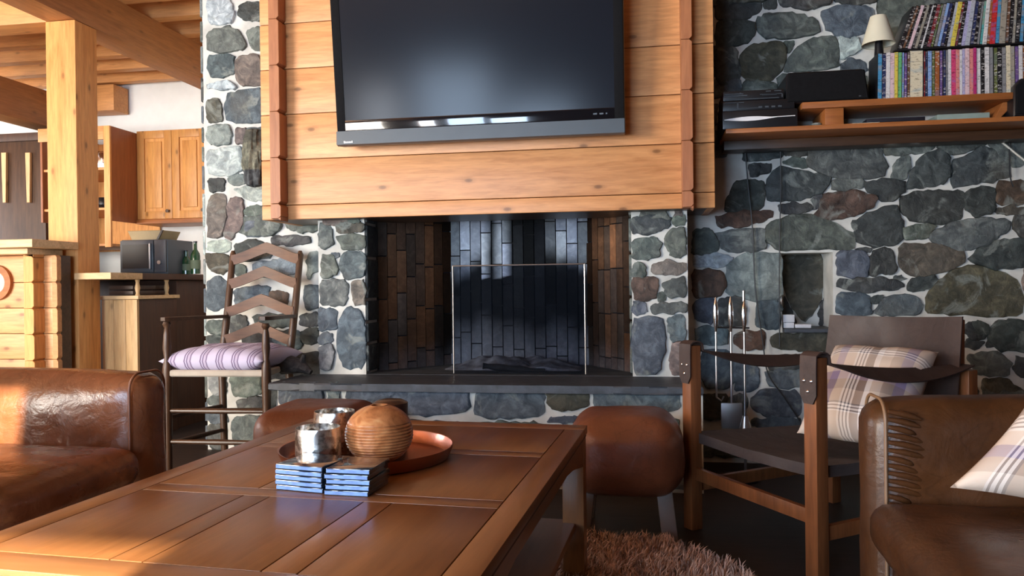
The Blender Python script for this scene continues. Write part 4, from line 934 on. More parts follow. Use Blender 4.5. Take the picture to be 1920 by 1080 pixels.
# upper cupboard
YC = 5.48; ca = P(256, 246, Y=YC); cb = P(256, 412, Y=YC); XR_ = -2.29; XL_ = ca.x; zt, zb = ca.z, cb.z
uc = thing('wall_cupboard', ((XL_ + XR_) / 2, YC, zb), 'knotty pine wall cupboard with panelled doors on the white kitchen wall', 'cupboard')
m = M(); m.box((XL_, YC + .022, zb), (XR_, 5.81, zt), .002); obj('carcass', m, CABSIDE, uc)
m = M(); m.box((XL_ - .01, YC - .015, zb - .035), (XR_, 5.81, zb - .001), .004); obj('cornice', m, SHELF, uc)
dw = P(322, 300, Y=YC).x - XL_; nx = 0
x0 = XL_
while x0 + dw * .6 < XR_:
    x1 = min(x0 + dw, XR_) - .003; fr = M(); t_ = .062
    fr.box((x0, YC, zb + .002), (x0 + t_, YC + .02, zt - .002), .002); fr.box((x1 - t_, YC, zb + .002), (x1, YC + .02, zt - .002), .002)
    fr.box((x0 + t_, YC, zb + .002), (x1 - t_, YC + .02, zb + t_), .002); fr.box((x0 + t_, YC, zt - t_), (x1 - t_, YC + .02, zt - .002), .002)
    d_ = obj('door', fr, CABZ, uc)
    pm = M(); pm.box((x0 + t_, YC + .012, zb + t_), (x1 - t_, YC + .018, zt - t_)); pm.box((x0 + t_ + .025, YC + .002, zb + t_ + .025), (x1 - t_ - .025, YC + .013, zt - t_ - .025), .006); obj('door_panel', pm, CABZ, d_)
    km = M(); km.tube([(x1 - t_ / 2, YC, zb + .06), (x1 - t_ / 2, YC - .012, zb + .06), (x1 - t_ / 2, YC - .02, zb + .06)], [.006, .008, .014], 12); obj('knob', km, DARKW, d_)
    x0 += dw
XS = XL_ - .002; q0 = P(205, 235, X=XS); YS = q0.y; zS = q0.z
us = thing('open_wall_shelves', (XS - .2, YS, zb), 'open pine wall shelves with scalloped edges beside the wall cupboard', 'shelves')
m = M(); m.box((XS - .018, YS + .02, zb - .03), (XS, 5.81, zS), .002); obj('side_panel', m, CABSIDE, us); m = M(); m.box((XS - .6, YS + .02, zb - .03), (XS - .582, 5.81, zS), .002); obj('side_panel', m, CABSIDE, us)
m = M(); m.box((XS - .05, YS, 1.17), (XS, YS + .019, zS), .002); obj('front_stile', m, TIMBER_Z, us)
m = M(); m.box((XS - .6, YS, zS - .10), (XS - .051, YS + .019, zS), .002); obj('top_rail', m, TIMBER_X, us)
for z0 in (1.75, 1.45, 1.18):
    m = M(); m.box((XS - .58, YS + .03, z0), (XS - .02, 5.80, z0 + .018), .002); s_ = obj('shelf', m, TIMBER_X, us)
m = M(); m.box((XS - .58, 5.79, 1.17), (XS - .019, 5.80, zS - .01)); obj('back_panel', m, TIMBER_Z, us)
k1 = P(196, 300, Y=YS + .14)
kt = thing('steel_kettle', (k1.x, YS + .14, 1.769), 'shiny steel pot standing on the open wall shelves', 'pot')
m = M(); m.lathe([(0, 0), (.05, 0), (.056, .02), (.052, .12), (.045, .135), (0, .14)], (k1.x, YS + .14, 1.769), 24); obj('body', m, CHROME, kt)
m = M(); m.tube([(k1.x + .05, YS + .14, 1.875), (k1.x + .085, YS + .14, 1.87), (k1.x + .085, YS + .14, 1.81), (k1.x + .052, YS + .14, 1.795)], .006, 8); obj('handle', m, BLACK, kt)
k2 = P(195, 376, Y=YS + .14); m = M(); m.lathe([(0, 0), (.03, 0), (.055, .03), (.055, .06), (.04, .085), (0, .09)], (k2.x, YS + .14, 1.469), 20); setp(obj('dark_pot', m, BLACK), 'small round dark pot below the steel one on the open shelves', 'pot')
# microwave
ma = PD(226, 514, 4.72); mb = PD(322, 449, 4.72); ym = ma.y
mw = thing('microwave', ((ma.x + mb.x) / 2, ym, .944), 'dark grey microwave oven standing on the worktop behind the post', 'microwave')
X0, X1, zb, zt = ma.x, mb.x, .944, mb.z
m = M(); m.box((X0, ym + .01, zb), (X1, ym + .28, zt), .006); obj('casing', m, GREYP, mw)
m = M(); m.box((X0 + .004, ym - .006, zb + .012), (X1 - .085, ym + .009, zt - .006), .003); dd = obj('door', m, GREYP, mw)
m = M(); m.box((X0 + .02, ym - .009, zb + .035), (X1 - .115, ym - .005, zt - .03)); obj('door_glass', m, BLACK, dd)
m = M(); m.box((X1 - .105, ym - .022, zb + .03), (X1 - .095, ym - .006, zt - .025), .003); obj('door_handle', m, SILV, dd)
m = M(); m.box((X1 - .08, ym - .005, zb + .012), (X1 - .004, ym + .009, zt - .006), .002); cp = obj('control_panel', m, plain('mw_panel', (.05, .055, .065), .4), mw)
m = M(); m.tube([(X1 - .042, ym - .005, zb + .07), (X1 - .042, ym - .018, zb + .07)], .012, 14); obj('dial', m, SILV, cp)
ta = PD(236, 448, 4.78); tb = PD(303, 430, 4.78); m = M(); m.prism([(ta.x + .02, zt + .002), (tb.x - .02, zt + .002), (tb.x + .012, zt + .062), (ta.x - .012, zt + .062)], 'y', ta.y + .03, ta.y + .22, .003)
tr_ = setp(obj('serving_tray', m, plain('tray_straw', (.35, .27, .14), .6)), 'straw coloured box tray with dark end on top of the microwave', 'tray')
m = M(); m.prism([(tb.x - .028, zt + .006), (tb.x - .014, zt + .006), (tb.x + .018, zt + .062), (tb.x + .004, zt + .062)], 'y', ta.y + .024, ta.y + .031); obj('dark_end', m, BLACK, tr_)
def bottle(px, d, h, r, label):
    q = PD(px, 514, d); b_ = thing('bottle', (q.x, q.y, .944), label, 'bottle')
    m = M(); m.lathe([(0, 0), (r, 0), (r, h * .55), (r * .9, h * .62), (r * .38, h * .75), (r * .36, h * .95), (0, h * .95)], (q.x, q.y, .944), 20); obj('body', m, BOTTLE, b_)
    m = M(); m.lathe([(0, h * .951), (r * .42, h * .951), (r * .42, h), (0, h)], (q.x, q.y, .944), 14); obj('cap', m, BLACK, b_)
    m = M(); m.lathe([(r + .0006, h * .15), (r + .0012, h * .15), (r + .0012, h * .42), (r + .0006, h * .42)], (q.x, q.y, .944), 20); obj('paper_label', m, plain('bottle_label', (.10, .13, .08), .7), b_)
bottle(367, 4.75, .20, .028, 'tall dark green bottle on the worktop nearest the stone wall')
bottle(350, 4.85, .15, .028, 'shorter green bottle on the worktop between microwave and tall bottle')
# dark dresser far left
dr = thing('dark_dresser', (-5.2, 5.3, 0), 'tall dark wooden dresser at the left edge behind the bar', 'dresser')
qa = P(84, 300, Y=5.25)
m = M(); m.box((-6.6, 5.25, 0), (qa.x, 5.78, P(40, 262, Y=5.25).z), .004); obj('carcass', m, DARKW, dr)
for px_ in (8, 53):
    a = P(px_ - 4, 380, Y=5.23); b = P(px_ + 4, 286, Y=5.23); m = M(); m.prism([(a.x + .008, a.z), (b.x - .008, a.z), (b.x, b.z), (a.x, b.z)], 'y', 5.225, 5.249, .002); obj('pale_strip', m, PALE, dr, label='pale narrow upright strip')
m = M(); m.box((-6.6, 5.22, 1.02), (qa.x + .02, 5.249, 1.06), .003); m.box((-6.6, 5.22, 2.0), (qa.x + .01, 5.249, 2.06), .003); obj('rails', m, BROWNW, dr)

# ============================================================ COFFEE TABLE
T = P(1102, 797, Z=.45)
tb_ = thing('coffee_table', (T.x, T.y, 0), 'large low reddish wooden coffee table with inlaid board top', 'coffee table'); tb_['_w'] = (0, 0, 0); tb_.rotation_euler = (0, 0, math.radians(-3.3))
W_, L_ = .845, 1.27; zt, th = .45, .022
sr = .055
def brd(lst, mt, nm):
    m = M()
    for (x0, x1, y0, y1) in lst: m.box((x0 + .0011, y0 + .0011, zt - th), (x1 - .0011, y1 - .0011, zt), .0012)
    return obj(nm, m, mt, tb_)
brd([(-W_, 0, -sr * 1.3, 0), (-W_ + sr, -sr, -.405 - .02, -.405 + .03), (-W_ + sr, -sr, -.845, -.795), (-W_, 0, -L_, -1.205)], TABX, 'cross_rails')
brd([(-W_, -W_ + sr, -1.205, -sr * 1.3), (-sr, 0, -1.205, -sr * 1.3), (-.561, -.505, -1.205, -.845), (-.312, -.256, -1.205, -.845), (-.561, -.505, -.795, -.425)], TABY, 'side_rails')
brd([(-W_ + sr, -.561, -1.205, -.845), (-.505, -.312, -1.205, -.845), (-.256, -sr, -1.205, -.845), (-W_ + sr, -.561, -.795, -.425), (-.505, -sr, -.795, -.425), (-W_ + sr, -sr, -.375, -sr * 1.3)], TABY, 'top_panels')
m = M(); m.box((-W_ + .004, -L_ + .004, zt - th - .008), (-.004, -.004, zt - th - .0002)); obj('groove_bed', m, GROOVE, tb_, smooth=0)
def arch(n0, n1, z1, z0, rise):
    pl = [(n0, z1), (n1, z1)]
    for i in range(13): t_ = i / 12; x = n1 + (n0 - n1) * t_; pl.append((x, z0 + rise * min(1, math.sin(math.pi * t_) * 1.6)))
    return pl
za = zt - th - .009
for x in (-.028, -W_ + .006):
    m = M(); m.prism(arch(-L_ + .06, -.06, za, za - .075, .045), 'x', x, x + .022, .002); obj('apron', m, TABY, tb_)
for y in (-.028, -L_ + .006):
    m = M(); m.prism(arch(-W_ + .06, -.06, za, za - .075, .045), 'y', y, y + .022, .002); obj('apron', m, TABX, tb_)
for x in (-.065, -W_ + .005):
    for y in (-.065, -L_ + .005):
        m = M(); m.box((x, y, 0), (x + .06, y + .06, za + .0), .003); obj('leg', m, TABZ, tb_)
m = M(); m.box((-W_ + .03, -L_ + .03, .165), (-.03, -.03, .188), .003); obj('lower_shelf', m, TABY, tb_)
TOP = .4503
# tray, cups, vase, coasters
tc_ = PD(689, 856, 1.80); tc_ = P(689, 857, Z=.452)
m = M(); R_ = .198
m.lathe([(0, .003), (R_ * .93, .003), (R_ * .97, .010), (R_, .030), (R_ + .004, .031), (R_ * 1.0 + .001, .022), (R_ * .96, .002), (R_ * .9, 0), (0, 0)], (tc_.x, tc_.y, TOP), 72)
setp(obj('copper_tray', m, COPPER), 'round copper tray with a raised rim on the coffee table', 'tray')
TB = TOP + .0035
def cup(px, d, r, h, label, sd):
    q = PD(px, 860, d); m = M(); prof = [(0, 0), (r * .86, 0), (r * .97, h * .12), (r, h * .4), (r, h * .75), (r * .97, h), (r * .94, h), (r * .95, h * .5), (r * .85, .006), (0, .005)]
    m.lathe(prof, (q.x, q.y, TB), 48)
    for v in m.bm.verts:
        n_ = noise.cell(Vector((v.co.x * 60 + sd, v.co.y * 60, v.co.z * 60))); dd = Vector((v.co.x - q.x, v.co.y - q.y, 0)); v.co += dd * .007 * (n_ - .5)
    o = obj('hammered_cup', m, HAMMER); return setp(o, label, 'candle holder')
cup(597, 1.69, .049, .092, 'hammered silver candle holder nearest the coasters on the tray', 1)
cup(628, 1.86, .049, .10, 'second hammered silver candle holder, behind the first beside the wooden vase', 8)
vq = PD(711, 815, 1.745)
prof = [(0, 0), (.030, 0), (.036, .003)]
rz, rr_ = .0655, .0765
for i in range(4, 204):
    a = -math.pi / 2 + math.pi * i / 216; z = rz + rz * math.sin(a) * 1.0; r = rr_ * max(0.0, math.cos(a)) ** .92
    if .018 < z < .094: r -= .0030 * (0.5 + .5 * math.sin(z * 2 * math.pi / .0068)) ** 2
    prof.append((r, z))
prof += [(.020, prof[-1][1] + .0005), (.014, prof[-1][1] - .008), (0, prof[-1][1] - .03)]
m = M(); m.lathe(prof, (vq.x, vq.y, TB), 64); setp(obj('wooden_vase', m, TURNED, smooth=60), 'round turned wooden vase with ribbed belly on the copper tray', 'vase')
q = PD(733, 860, 1.90); m = M(); m.lathe([(0, 0), (.04, 0), (.043, .06), (.043, .112), (.032, .118), (.02, .12), (0, .12)], (q.x, q.y, TB), 32); setp(obj('dark_jar', m, plain('dark_bowl', (.03, .012, .008), .3)), 'dark lidded jar half hidden behind the wooden vase', 'jar')
COAST = plain('slate_coaster_blue', (.02, .03, .05), .07, var=.1, bump=0, coat=.4)
COEDGE = plain('coaster_edge_sky_sheen', (.13, .24, .52), .6, var=.25, sc=60, bump=0)  # bluish sky reflection put into the colour of the front edges
c0 = P(517, 917, Z=.451); c1 = P(604, 925, Z=.451); c2 = P(610, 927, Z=.451); c3 = P(692, 931, Z=.451)
POSN = ['bottom', 'second from bottom', 'middle', 'second from top', 'top']
for nm, pa, pb in (('left', c0, c1), ('right', c2, c3)):
    dx = (pb - pa); wv = dx.length; ux = dx.normalized(); uy = Vector((-ux.y, ux.x, 0))
    for k_ in range(5):
        z = TOP + .0104 * k_; m = M(); o_ = random.uniform(-.0015, .0015)
        hh = .0094
        m.box((0 + o_, o_, 0), (wv + o_, .105 + o_, hh), .0012)
        Rm = Matrix((ux, uy, Vector((0, 0, 1)))).transposed()
        for v in m.bm.verts: v.co = Rm @ v.co + Vector((pa.x, pa.y, z))
        e = obj('coaster', m, COAST, label='dark glossy coaster with sky reflection painted on edge, %s of the %s stack' % (POSN[k_], nm), cat='coaster', group='coasters stacked on the table')
        m = M(); m.box((.001 + o_, -.0012 + o_, .0016), (wv - .001 + o_, .001 + o_, hh - .0014))
        for v in m.bm.verts: v.co = Rm @ v.co + Vector((pa.x, pa.y, z))
        obj('front_edge', m, COEDGE, e)

# ============================================================ LEATHER ARMCHAIRS
def armchair(name, xs, xf, xb, ya0, ya1, yb0, yb1, zarm, zseat, mt, label, pipe, puffx):
    """faces along x: front at xf, back at xb; far arm ya0..ya1, near arm yb0..yb1"""
    t = thing(name, ((xf + xb) / 2, (ya1 + yb0) / 2, 0), label, 'armchair'); s_ = 1 if xb > xf else -1
    lo, hi = min(xf, xb), max(xf, xb)
    m = M(); m.soft((lo, ya0, .06), (hi, ya1, zarm), .055, (0.0, puffx, .012), 16, .004, 1); obj('arm', m, mt, t, smooth=80)
    m = M(); m.soft((lo, yb0, .06), (hi, yb1, zarm), .055, (0.0, .008, .012), 16, .004, 5); obj('arm', m, mt, t, smooth=80)
    m = M(); a, b = sorted((xb - s_ * .26, xb)); m.soft((a, yb1 + .004, .06), (b, ya0 - .004, zarm + .17), .07, (.02, .01, .02), 14, .005, 2); obj('backrest', m, mt, t, smooth=80)
    a, b = sorted((xf + s_ * .03, xb - s_ * .27)); m = M(); m.soft((a, yb1 + .004, .06), (b, ya0 - .004, zseat - .11), .02, (0, 0, 0), 8, .002, 3); obj('base', m, mt, t, smooth=80)
    a, b = sorted((xf - s_ * .012, xb - s_ * .275)); m = M(); m.soft((a, yb1 + .006, zseat - .10), (b, ya0 - .006, zseat), .04, (.012, 0, .022), 18, .008, 4); obj('seat_cushion', m, mt, t, smooth=80)
    for y0, y1 in ((ya0, ya1), (yb0, yb1)):
        m = M(); x = xf + s_ * .028; r = .04; pts = [(x, y0 - .001, .08), (x, y0 - .002, zarm - r)]
        for i in range(7): a_ = math.pi - i / 6 * math.pi / 2; pts.append((x, y0 + r + (r + .002) * math.cos(a_), zarm - r + (r + .004) * math.sin(a_)))
        for i in range(7): a_ = math.pi / 2 - i / 6 * math.pi / 2; pts.append((x, y1 - r + (r + .002) * math.cos(a_), zarm - r + (r + .004) * math.sin(a_)))
        pts.append((x, y1 + .001, .08)); m.tube(pts, .0034, 8); obj('piping', m, pipe, t)
    m = M()
    for x in (lo + .06, hi - .06):
        for y in (yb0 + .06, ya1 - .06):
            lm = M(); lm.tube([(x, y, 0), (x, y, .07)], [.018, .024], 12); obj('foot', lm, DARKW, t)
    m.bm.free(); return t
PIPE1 = leather('piping_tan', (.12, .04, .018), (.22, .08, .035), .35); PIPE2 = plain('piping_light', (.20, .11, .055), .5)
armchair('leather_armchair', 1, -1.275, -2.18, 1.80, 1.945, 1.15, 1.335, .628, .45, LEATH, 'worn tan leather armchair left of the coffee table, facing it', PIPE1, .04)
rc = armchair('leather_armchair', 1, .455, 1.36, 1.665, 1.80, .78, .93, .603, .41, LEATH2, 'brown leather armchair with pleated arm at the right edge', PIPE2, .008)
m = M()   # gathered pleats beside the arm seam
for i in range(13):
    z = .40 + i * .0155; ln = .07 * random.uniform(.7, 1.1) * (1 if i > 1 else .6)
    m.tube([(.488, 1.663, z), (.488 + ln * .4, 1.663, z - .004), (.488 + ln * .75, 1.665, z - .010), (.488 + ln, 1.668, z - .016)], [.004, .0062, .006, .003], 10)
obj('pleats', m, LEATH2, rc, smooth=80)

# ============================================================ CUSHIONS
def pillow(name, C0, U, V, th, mt, label, cat='cushion', n=34, pinch=.10, sag=0.0):
    m = M(); uvl = m.bm.loops.layers.uv.new('UVMap'); Nn = U.cross(V).normalized(); cen = C0 + U / 2 + V / 2; uvs = {}
    for side in (1, -1):
        g = []
        for i in range(n + 1):
            row = []
            for j in range(n + 1):
                u = -1 + 2 * i / n; v = -1 + 2 * j / n
                x = u * (1 - pinch * (1 - v * v) * abs(u) ** 2); y = v * (1 - pinch * (1 - u * u) * abs(v) ** 2)
                hgt = th / 2 * ((1 - u ** 4) * (1 - v ** 4)) ** .55 * (1 + .10 * noise.noise(Vector((u * 2.3, v * 2.3, side + th * 50))))
                p = cen + U * (x / 2) + V * (y / 2) + Nn * (side * hgt) + Vector((0, 0, -sag * (1 - u * u)))
                p += Nn * .004 * noise.fractal(p * 16, 1, 2, 3) * (1 - max(abs(u), abs(v)) ** 6)
                if side == -1 and (i in (0, n) or j in (0, n)): vt = edge[(i, j)]
                else: vt = m.bm.verts.new(p)
                uvs[vt] = ((u + 1) / 2, (v + 1) / 2); row.append(vt)
            g.append(row)
        if side == 1: edge = {(i, j): g[i][j] for i in range(n + 1) for j in range(n + 1) if i in (0, n) or j in (0, n)}
        for i in range(n):
            for j in range(n):
                f = m.bm.faces.new((g[i][j], g[i + 1][j], g[i + 1][j + 1], g[i][j + 1]))
                for lp in f.loops: lp[uvl].uv = uvs[lp.vert]
    o = obj(name, m, mt, smooth=80); return setp(o, label, cat)
cA = PD(1781, 914, 1.43); Uv = rgt0 * .22 + Vector((0, 0, .25)) + fwd * .03; Vv = rgt0 * .30 + Vector((0, 0, -.045)) + fwd * -.22
pillow('plaid_cushion', cA, Uv, Vv, .12, PLAID, 'beige and purple plaid cushion lying in the brown leather armchair')

# ============================================================ SAFARI CHAIR
A = Vector((.168, 2.745, 0)); B = Vector((.485, 2.31, 0)); D = Vector((.808, .589, 0)); A2 = A + D * .68; B2 = B + D * .68; S_ = (B - A).normalized()
sc_ = thing('safari_chair', ((A + B2) / 2)[:], 'low wooden armchair with brown leather sling back and strap arms', 'chair')
def post(p, z0, z1, w=.046, h=.046, nm='post'):
    m = M(); m.beam((p.x, p.y, z0), (p.x, p.y, z1), w, h, .004, up=S_); return obj(nm, m, SAFW, sc_)
post(A, 0, .635); post(B, 0, .635); post(A2, 0, .56); post(B2, 0, .56)
def bar_(p, q, z0, z1, w=.022, h=.042, nm='rail'):
    m = M(); m.beam((p.x, p.y, z0), (q.x, q.y, z1), w, h, .003); return obj(nm, m, SAFW, sc_)
bar_(A + S_ * .023, B - S_ * .023, .195, .178); bar_(A + D * .02, A2 - D * .02, .15, .15); bar_(B + D * .02, B2 - D * .02, .13, .13); bar_(A2, B2, .20, .20)
def seat(u, v, top=0):
    p = (A + D * .01).lerp(B + D * .01, u) + D * (.64 * v); z = .335 - .012 * u - .03 * v - .028 * math.sin(math.pi * u) * (.3 + .7 * math.sin(math.pi * v)) + .002 * noise.noise(p * 12)
    return Vector((p.x, p.y, z))
m = M(); g = m.grid(lambda u, v: seat(u, v), 22, 22)
r = bmesh.ops.extrude_face_region(m.bm, geom=m.bm.faces[:])
for v in [x for x in r['geom'] if isinstance(x, bmesh.types.BMVert)]: v.co.z -= .034
obj('seat_sling', m, SUEDE, sc_, smooth=50)
TLp, TRp = PD(1567, 590, 2.95), PD(1816, 593, 2.50); 
def upr(p, q): m = M(); m.beam(p, q, .034, .028, .004, up=S_); obj('back_upright', m, SAFW, sc_)
dn = Vector((0, 0, -1))
upr(Vector((A2.x + .02, A2.y - .02, .25)), TLp + Vector((.03, .032, -.012))); upr(Vector((B2.x - .02, B2.y + .03, .25)), TRp + Vector((-.015, .045, -.012)))
BLp = Vector((A2.x - .02, A2.y - .02, .42)); BRp = Vector((B2.x - .02, B2.y - .02, .42))
def back(u, v):
    p = BLp.lerp(BRp, u).lerp(TLp.lerp(TRp, u), v); return p + D * (.03 * math.sin(math.pi * u)) - D * (.02 + .012 * math.cos(2 * math.pi * u)) + Vector((0, 0, .006 * math.sin(math.pi * u) * -1 * v))
m = M(); m.grid(back, 24, 14); r = bmesh.ops.extrude_face_region(m.bm, geom=m.bm.faces[:])
for v in [x for x in r['geom'] if isinstance(x, bmesh.types.BMVert)]: v.co += D * .006
obj('back_sling', m, STRAP, sc_, smooth=50)
def strap(p, q, zp, zq, sag, flip=1):
    m = M(); hw = .029; path = []
    f = -S_ if flip < 0 else S_
    # hangs down the front face of the post, over its top, sags to the rear post
    for z in (.505, .53, .57, .61): path.append(Vector((p.x, p.y, z)) - D * .028)
    for i in range(1, 6): a = math.pi * (1 - i / 6); path.append(Vector((p.x, p.y, .630)) + D * (.030 * math.cos(a)) + Vector((0, 0, .020 * math.sin(a))))
    for i in range(0, 21):
        t = i / 20; w_ = p.lerp(q, t); path.append(Vector((w_.x, w_.y, 0)) + D * (.03 * (1 - t)) + Vector((0, 0, .618 + (zq - .618) * t - sag * 4 * t * (1 - t))))
    g = []
    for i, c in enumerate(path):
        tn_ = (path[min(i + 1, len(path) - 1)] - path[max(i - 1, 0)]).normalized(); nn = S_.cross(tn_).normalized()
        wd = hw * (.55 if i == 0 else 1); ro = -.75 * math.sin(math.pi * max(0, min(1, (i - 9) / 20))); wv_ = S_ * math.cos(ro) + nn * math.sin(ro); n2 = nn * math.cos(ro) - S_ * math.sin(ro)
        g.append([m.bm.verts.new(c + wv_ * wd * s_ + n2 * .0022 * k_) for s_, k_ in ((-1, -1), (1, -1), (1, 1), (-1, 1))])
    for a, b in zip(g, g[1:]):
        for j in range(4): m.bm.faces.new((a[j], a[(j + 1) % 4], b[(j + 1) % 4], b[j]))
    m.bm.faces.new(g[0]); m.bm.faces.new(g[-1][::-1]); o = obj('arm_strap', m, STRAP, sc_, smooth=50)
    for dx, z in ((-.013, .570), (.013, .570), (0, .540)):
        c = Vector((p.x, p.y, z)) - D * .0305 + S_ * dx; rm = M(); rm.tube([c, c - D * .003, c - D * .005], [.0055, .005, .002], 10); obj('rivet', rm, CHROME, o)
strap(A, A2, .63, .575, .035); strap(B, B2, .63, .575, .035)
C0 = PD(1494, 812, 2.50); BRc = PD(1705, 848, 2.20); TLc = PD(1566, 648, 2.80)
pillow('plaid_cushion', C0, BRc - C0 + Vector((0, 0, .0)), TLc - C0, .14, PLAID, 'plaid cushion standing against the sling back of the low wooden armchair')

# ============================================================ LADDER BACK CHAIR
lc_ = thing('ladder_back_chair', (-1.88, 3.4, 0), 'tall dark ladder back armchair with wavy slats by the stone column', 'chair')
FL = Vector((-2.125, 3.20, 0)); FR = Vector((-1.655, 3.22, 0)); BL = Vector((-2.055, 3.54, 0)); BR = Vector((-1.70, 3.54, 0))
tL = P(437, 470, Y=3.67); tR = P(563, 470, Y=3.67); zs = .485
for f, za_ in ((FL, P(313, 600, Y=3.2).z), (FR, P(500, 603, Y=3.22).z)):
    m = M(); zz = [0, .04, .22, .28, .30, zs - .06, zs, zs + .03, zs + .05, zs + .10, zs + .16, za_ - .035, za_ - .02, za_ - .008]
    rr = [.013, .017, .019, .019, .018, .021, .021, .018, .013, .019, .015, .011, .019, .014]
    m.tube([(f.x, f.y, z) for z in zz], rr, 14); obj('front_leg', m, DARKW, lc_)
for f, t_ in ((BL, tL), (BR, tR)):
    m = M(); m.tube([(f.x, f.y + .02, 0), (f.x, f.y, zs), (f.x * .5 + t_.x * .5, f.y * .45 + t_.y * .55, (zs + t_.z) / 2), (t_.x, t_.y, t_.z - .02), (t_.x, t_.y, t_.z)], [.017, .019, .018, .016, .008], 12); obj('back_post', m, DARKW, lc_)
for f, b, t_ in ((FL, BL, tL), (FR, BR, tR)):
    za_ = P(313, 598, Y=3.2).z; k_ = (za_ - zs) / (tL.z - zs); e = Vector((b.x + (t_.x - b.x) * k_, b.y + (t_.y - b.y) * k_, za_ - .005)); s0 = Vector((f.x, f.y - .03, za_)); dv = (e - s0).normalized(); sd = dv.cross(Vector((0, 0, 1))).normalized()
    m = M(); g = []
    for t, w_ in ((0, .012), (.06, .027), (.2, .030), (.6, .022), (1, .016)):
        c = s0.lerp(e, t); g.append([m.bm.verts.new(c + sd * w_ * a_ + Vector((0, 0, h_))) for a_, h_ in ((-1, -.008), (1, -.008), (1, .008), (-1, .008))])
    for a, b_ in zip(g, g[1:]):
        for j in range(4): m.bm.faces.new((a[j], a[(j + 1) % 4], b_[(j + 1) % 4], b_[j]))
    m.bm.faces.new(g[0]); m.bm.faces.new(g[-1][::-1]); obj('armrest', m, DARKX, lc_)
for ye in (496, 541, 593, 644):      # wavy slats between the back posts
    zc = P(500, ye, Y=3.66).z; k_ = (zc - zs) / (tL.z - zs); l_ = BL.lerp(tL, k_); r_ = BR.lerp(tR, k_); m = M(); n = 24; g = []
    for i in range(n + 1):
        u = i / n; x = l_.x + (r_.x - l_.x) * u; y = l_.y + (r_.y - l_.y) * u + .022 * math.sin(math.pi * u); w = max(0, 1 - abs(u - .5) * 2); lift = .060 * (w ** 1.5 * (1.6 - .6 * w)); hh = .050 + .004 * w
        g.append([m.bm.verts.new((x, y + dy, zc + lift + dz)) for dy, dz in ((-.006, 0), (-.006, hh), (.006, hh), (.006, 0))])
    for a, b_ in zip(g, g[1:]):
        for j in range(4): m.bm.faces.new((a[j], a[(j + 1) % 4], b_[(j + 1) % 4], b_[j]))
    m.bm.faces.new(g[0]); m.bm.faces.new(g[-1][::-1]); obj('slat', m, SLAT, lc_, smooth=50)
m = M(); m.prism([(FL.x - .012, FL.y - .012), (FR.x + .012, FR.y - .012), (BR.x, BR.y), (BL.x, BL.y)], 'z', zs - .03, zs, .006); obj('rush_seat', m, RUSH, lc_)
for a, b, z in ((FL, FR, .30), (FL, FR, .16), (BL, BR, .25), (FL, BL, .27), (FR, BR, .27), (FL, BL, .15), (FR, BR, .15)):
    m = M(); m.tube([(a.x, a.y, z), ((a.x + b.x) / 2, (a.y + b.y) / 2, z), (b.x, b.y, z)], [.009, .013, .009], 10); obj('stretcher', m, DARKX, lc_)
c0 = Vector((FL.x - .035, FL.y - .015, zs + .04)); pillow('striped_cushion', c0, Vector((.50, 0, .0)), Vector((.04, .34, .012)), .115, STRIPE, 'lavender and white striped seat cushion on the ladder back chair', pinch=.05)

# ============================================================ STOOLS
def stool(x0, x1, y0, y1, zb, zt, label):
    t = thing('leather_stool', ((x0 + x1) / 2, (y0 + y1) / 2, 0), label, 'stool')
    m = M(); m.soft((x0, y0, zb), (x1, y1, zt), .085, (.012, .02, .012), 16, .005, x0 * 9); obj('padded_seat', m, LEATH3, t, smooth=80)
    for x, sx in ((x0 + .06, -1), (x1 - .06, 1)):
        m = M(); yy = (y0 + y1) / 2; pts = [(x, y0 + .012, zb + .03)]
        for i in range(9): a = math.pi * 1.25 + 0 * i
        m.bm.free()
        for y, sy in ((y0 + .08, -1), (y1 - .08, 1)):
            lm = M(); lm.beam((x, y, zb + .03), (x + sx * .02, y + sy * .035, 0), .052, .034, .005, up=(0, 1, 0)); obj('leg', lm, plain('stool_leg_grey', (.13, .10, .09), .5), t)
stool(-.245, .125, 2.52, 2.88, .15, .405, 'brown leather pommel stool between coffee table and strap armchair')
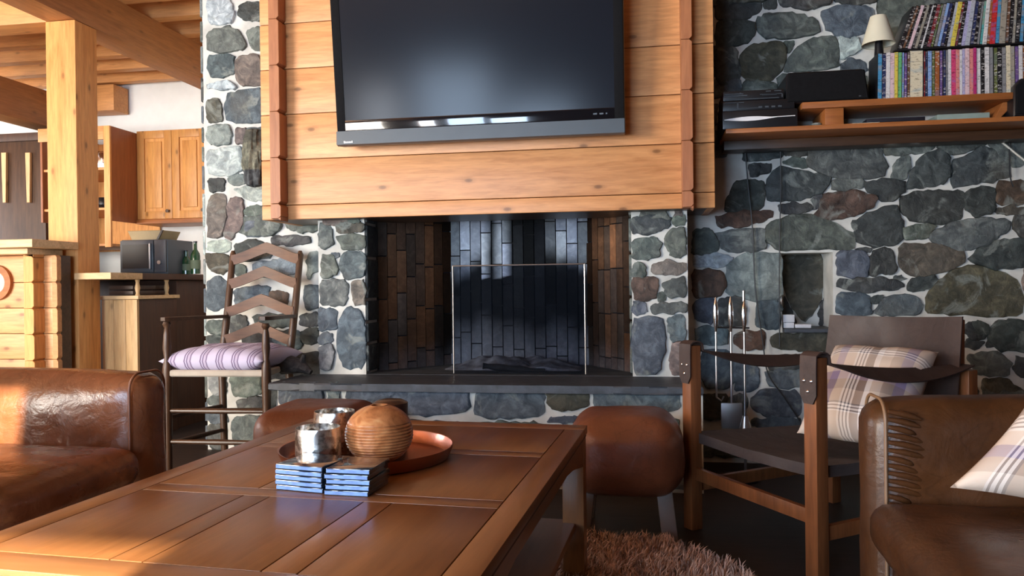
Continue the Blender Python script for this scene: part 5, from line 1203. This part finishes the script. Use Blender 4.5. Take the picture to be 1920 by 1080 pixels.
stool(-1.42, -1.0, 2.60, 2.96, .15, .405, 'brown leather stool half hidden behind the far left table corner')

# ============================================================ RUG
rg = thing('sheepskin_rug', (-.08, 2.13, 0), 'small shaggy pinkish beige sheepskin rug on the dark floor', 'rug')
def rad(a): return 1 + .06 * math.sin(3 * a + 1) + .04 * math.sin(7 * a)
RX, RY = .345, .42
m = M(); pts = [(-.08 + RX * .95 * rad(2 * math.pi * i / 60) * math.cos(2 * math.pi * i / 60), 2.13 + RY * .95 * rad(2 * math.pi * i / 60) * math.sin(2 * math.pi * i / 60)) for i in range(60)]
m.prism(pts, 'z', .001, .016); obj('hide', m, plain('hide', (.20, .13, .11), .9), rg)
m = M()
for i in range(15000):
    a = random.uniform(0, 2 * math.pi); r = math.sqrt(random.random()); x = -.08 + RX * rad(a) * r * math.cos(a); y = 2.13 + RY * rad(a) * r * math.sin(a)
    h = random.uniform(.022, .05); cl_ = noise.noise(Vector((x * 22, y * 22, 0))); la = cl_ * 6 + random.uniform(-.6, .6); ln = random.uniform(.008, .03); w = .0016
    d1 = Vector((math.cos(la), math.sin(la), 0)); pp = Vector((-d1.y, d1.x, 0)); b = Vector((x, y, .012)); mid = b + d1 * ln * .4 + Vector((0, 0, h * .8)); tip = b + d1 * ln + Vector((0, 0, h))
    v = [m.bm.verts.new(q) for q in (b - pp * w, b + pp * w, mid + pp * w, mid - pp * w, tip)]; j = random.uniform(.7, 1.25); tn2 = .5 + .5 * noise.noise(Vector((x * 6, y * 6, 4))); c = (.62 * j, (.40 + .08 * tn2) * j, (.31 + .12 * tn2) * j)
    for q in v: q[m.col] = (*c, 1)
    m.bm.faces.new((v[0], v[1], v[2], v[3])); m.bm.faces.new((v[3], v[2], v[4]))
k = N('wool_pile'); a = k.n('ShaderNodeAttribute'); a.attribute_name = 'Col'; WOOL = k.base(a.outputs['Color'], .85, spec=.1)
setp(obj('wool_pile', m, WOOL, rg, smooth=0), kind='stuff')

# ------------------------------------------------------------ tidy helper properties
for o in bpy.data.objects:
    if '_w' in o: del o['_w']
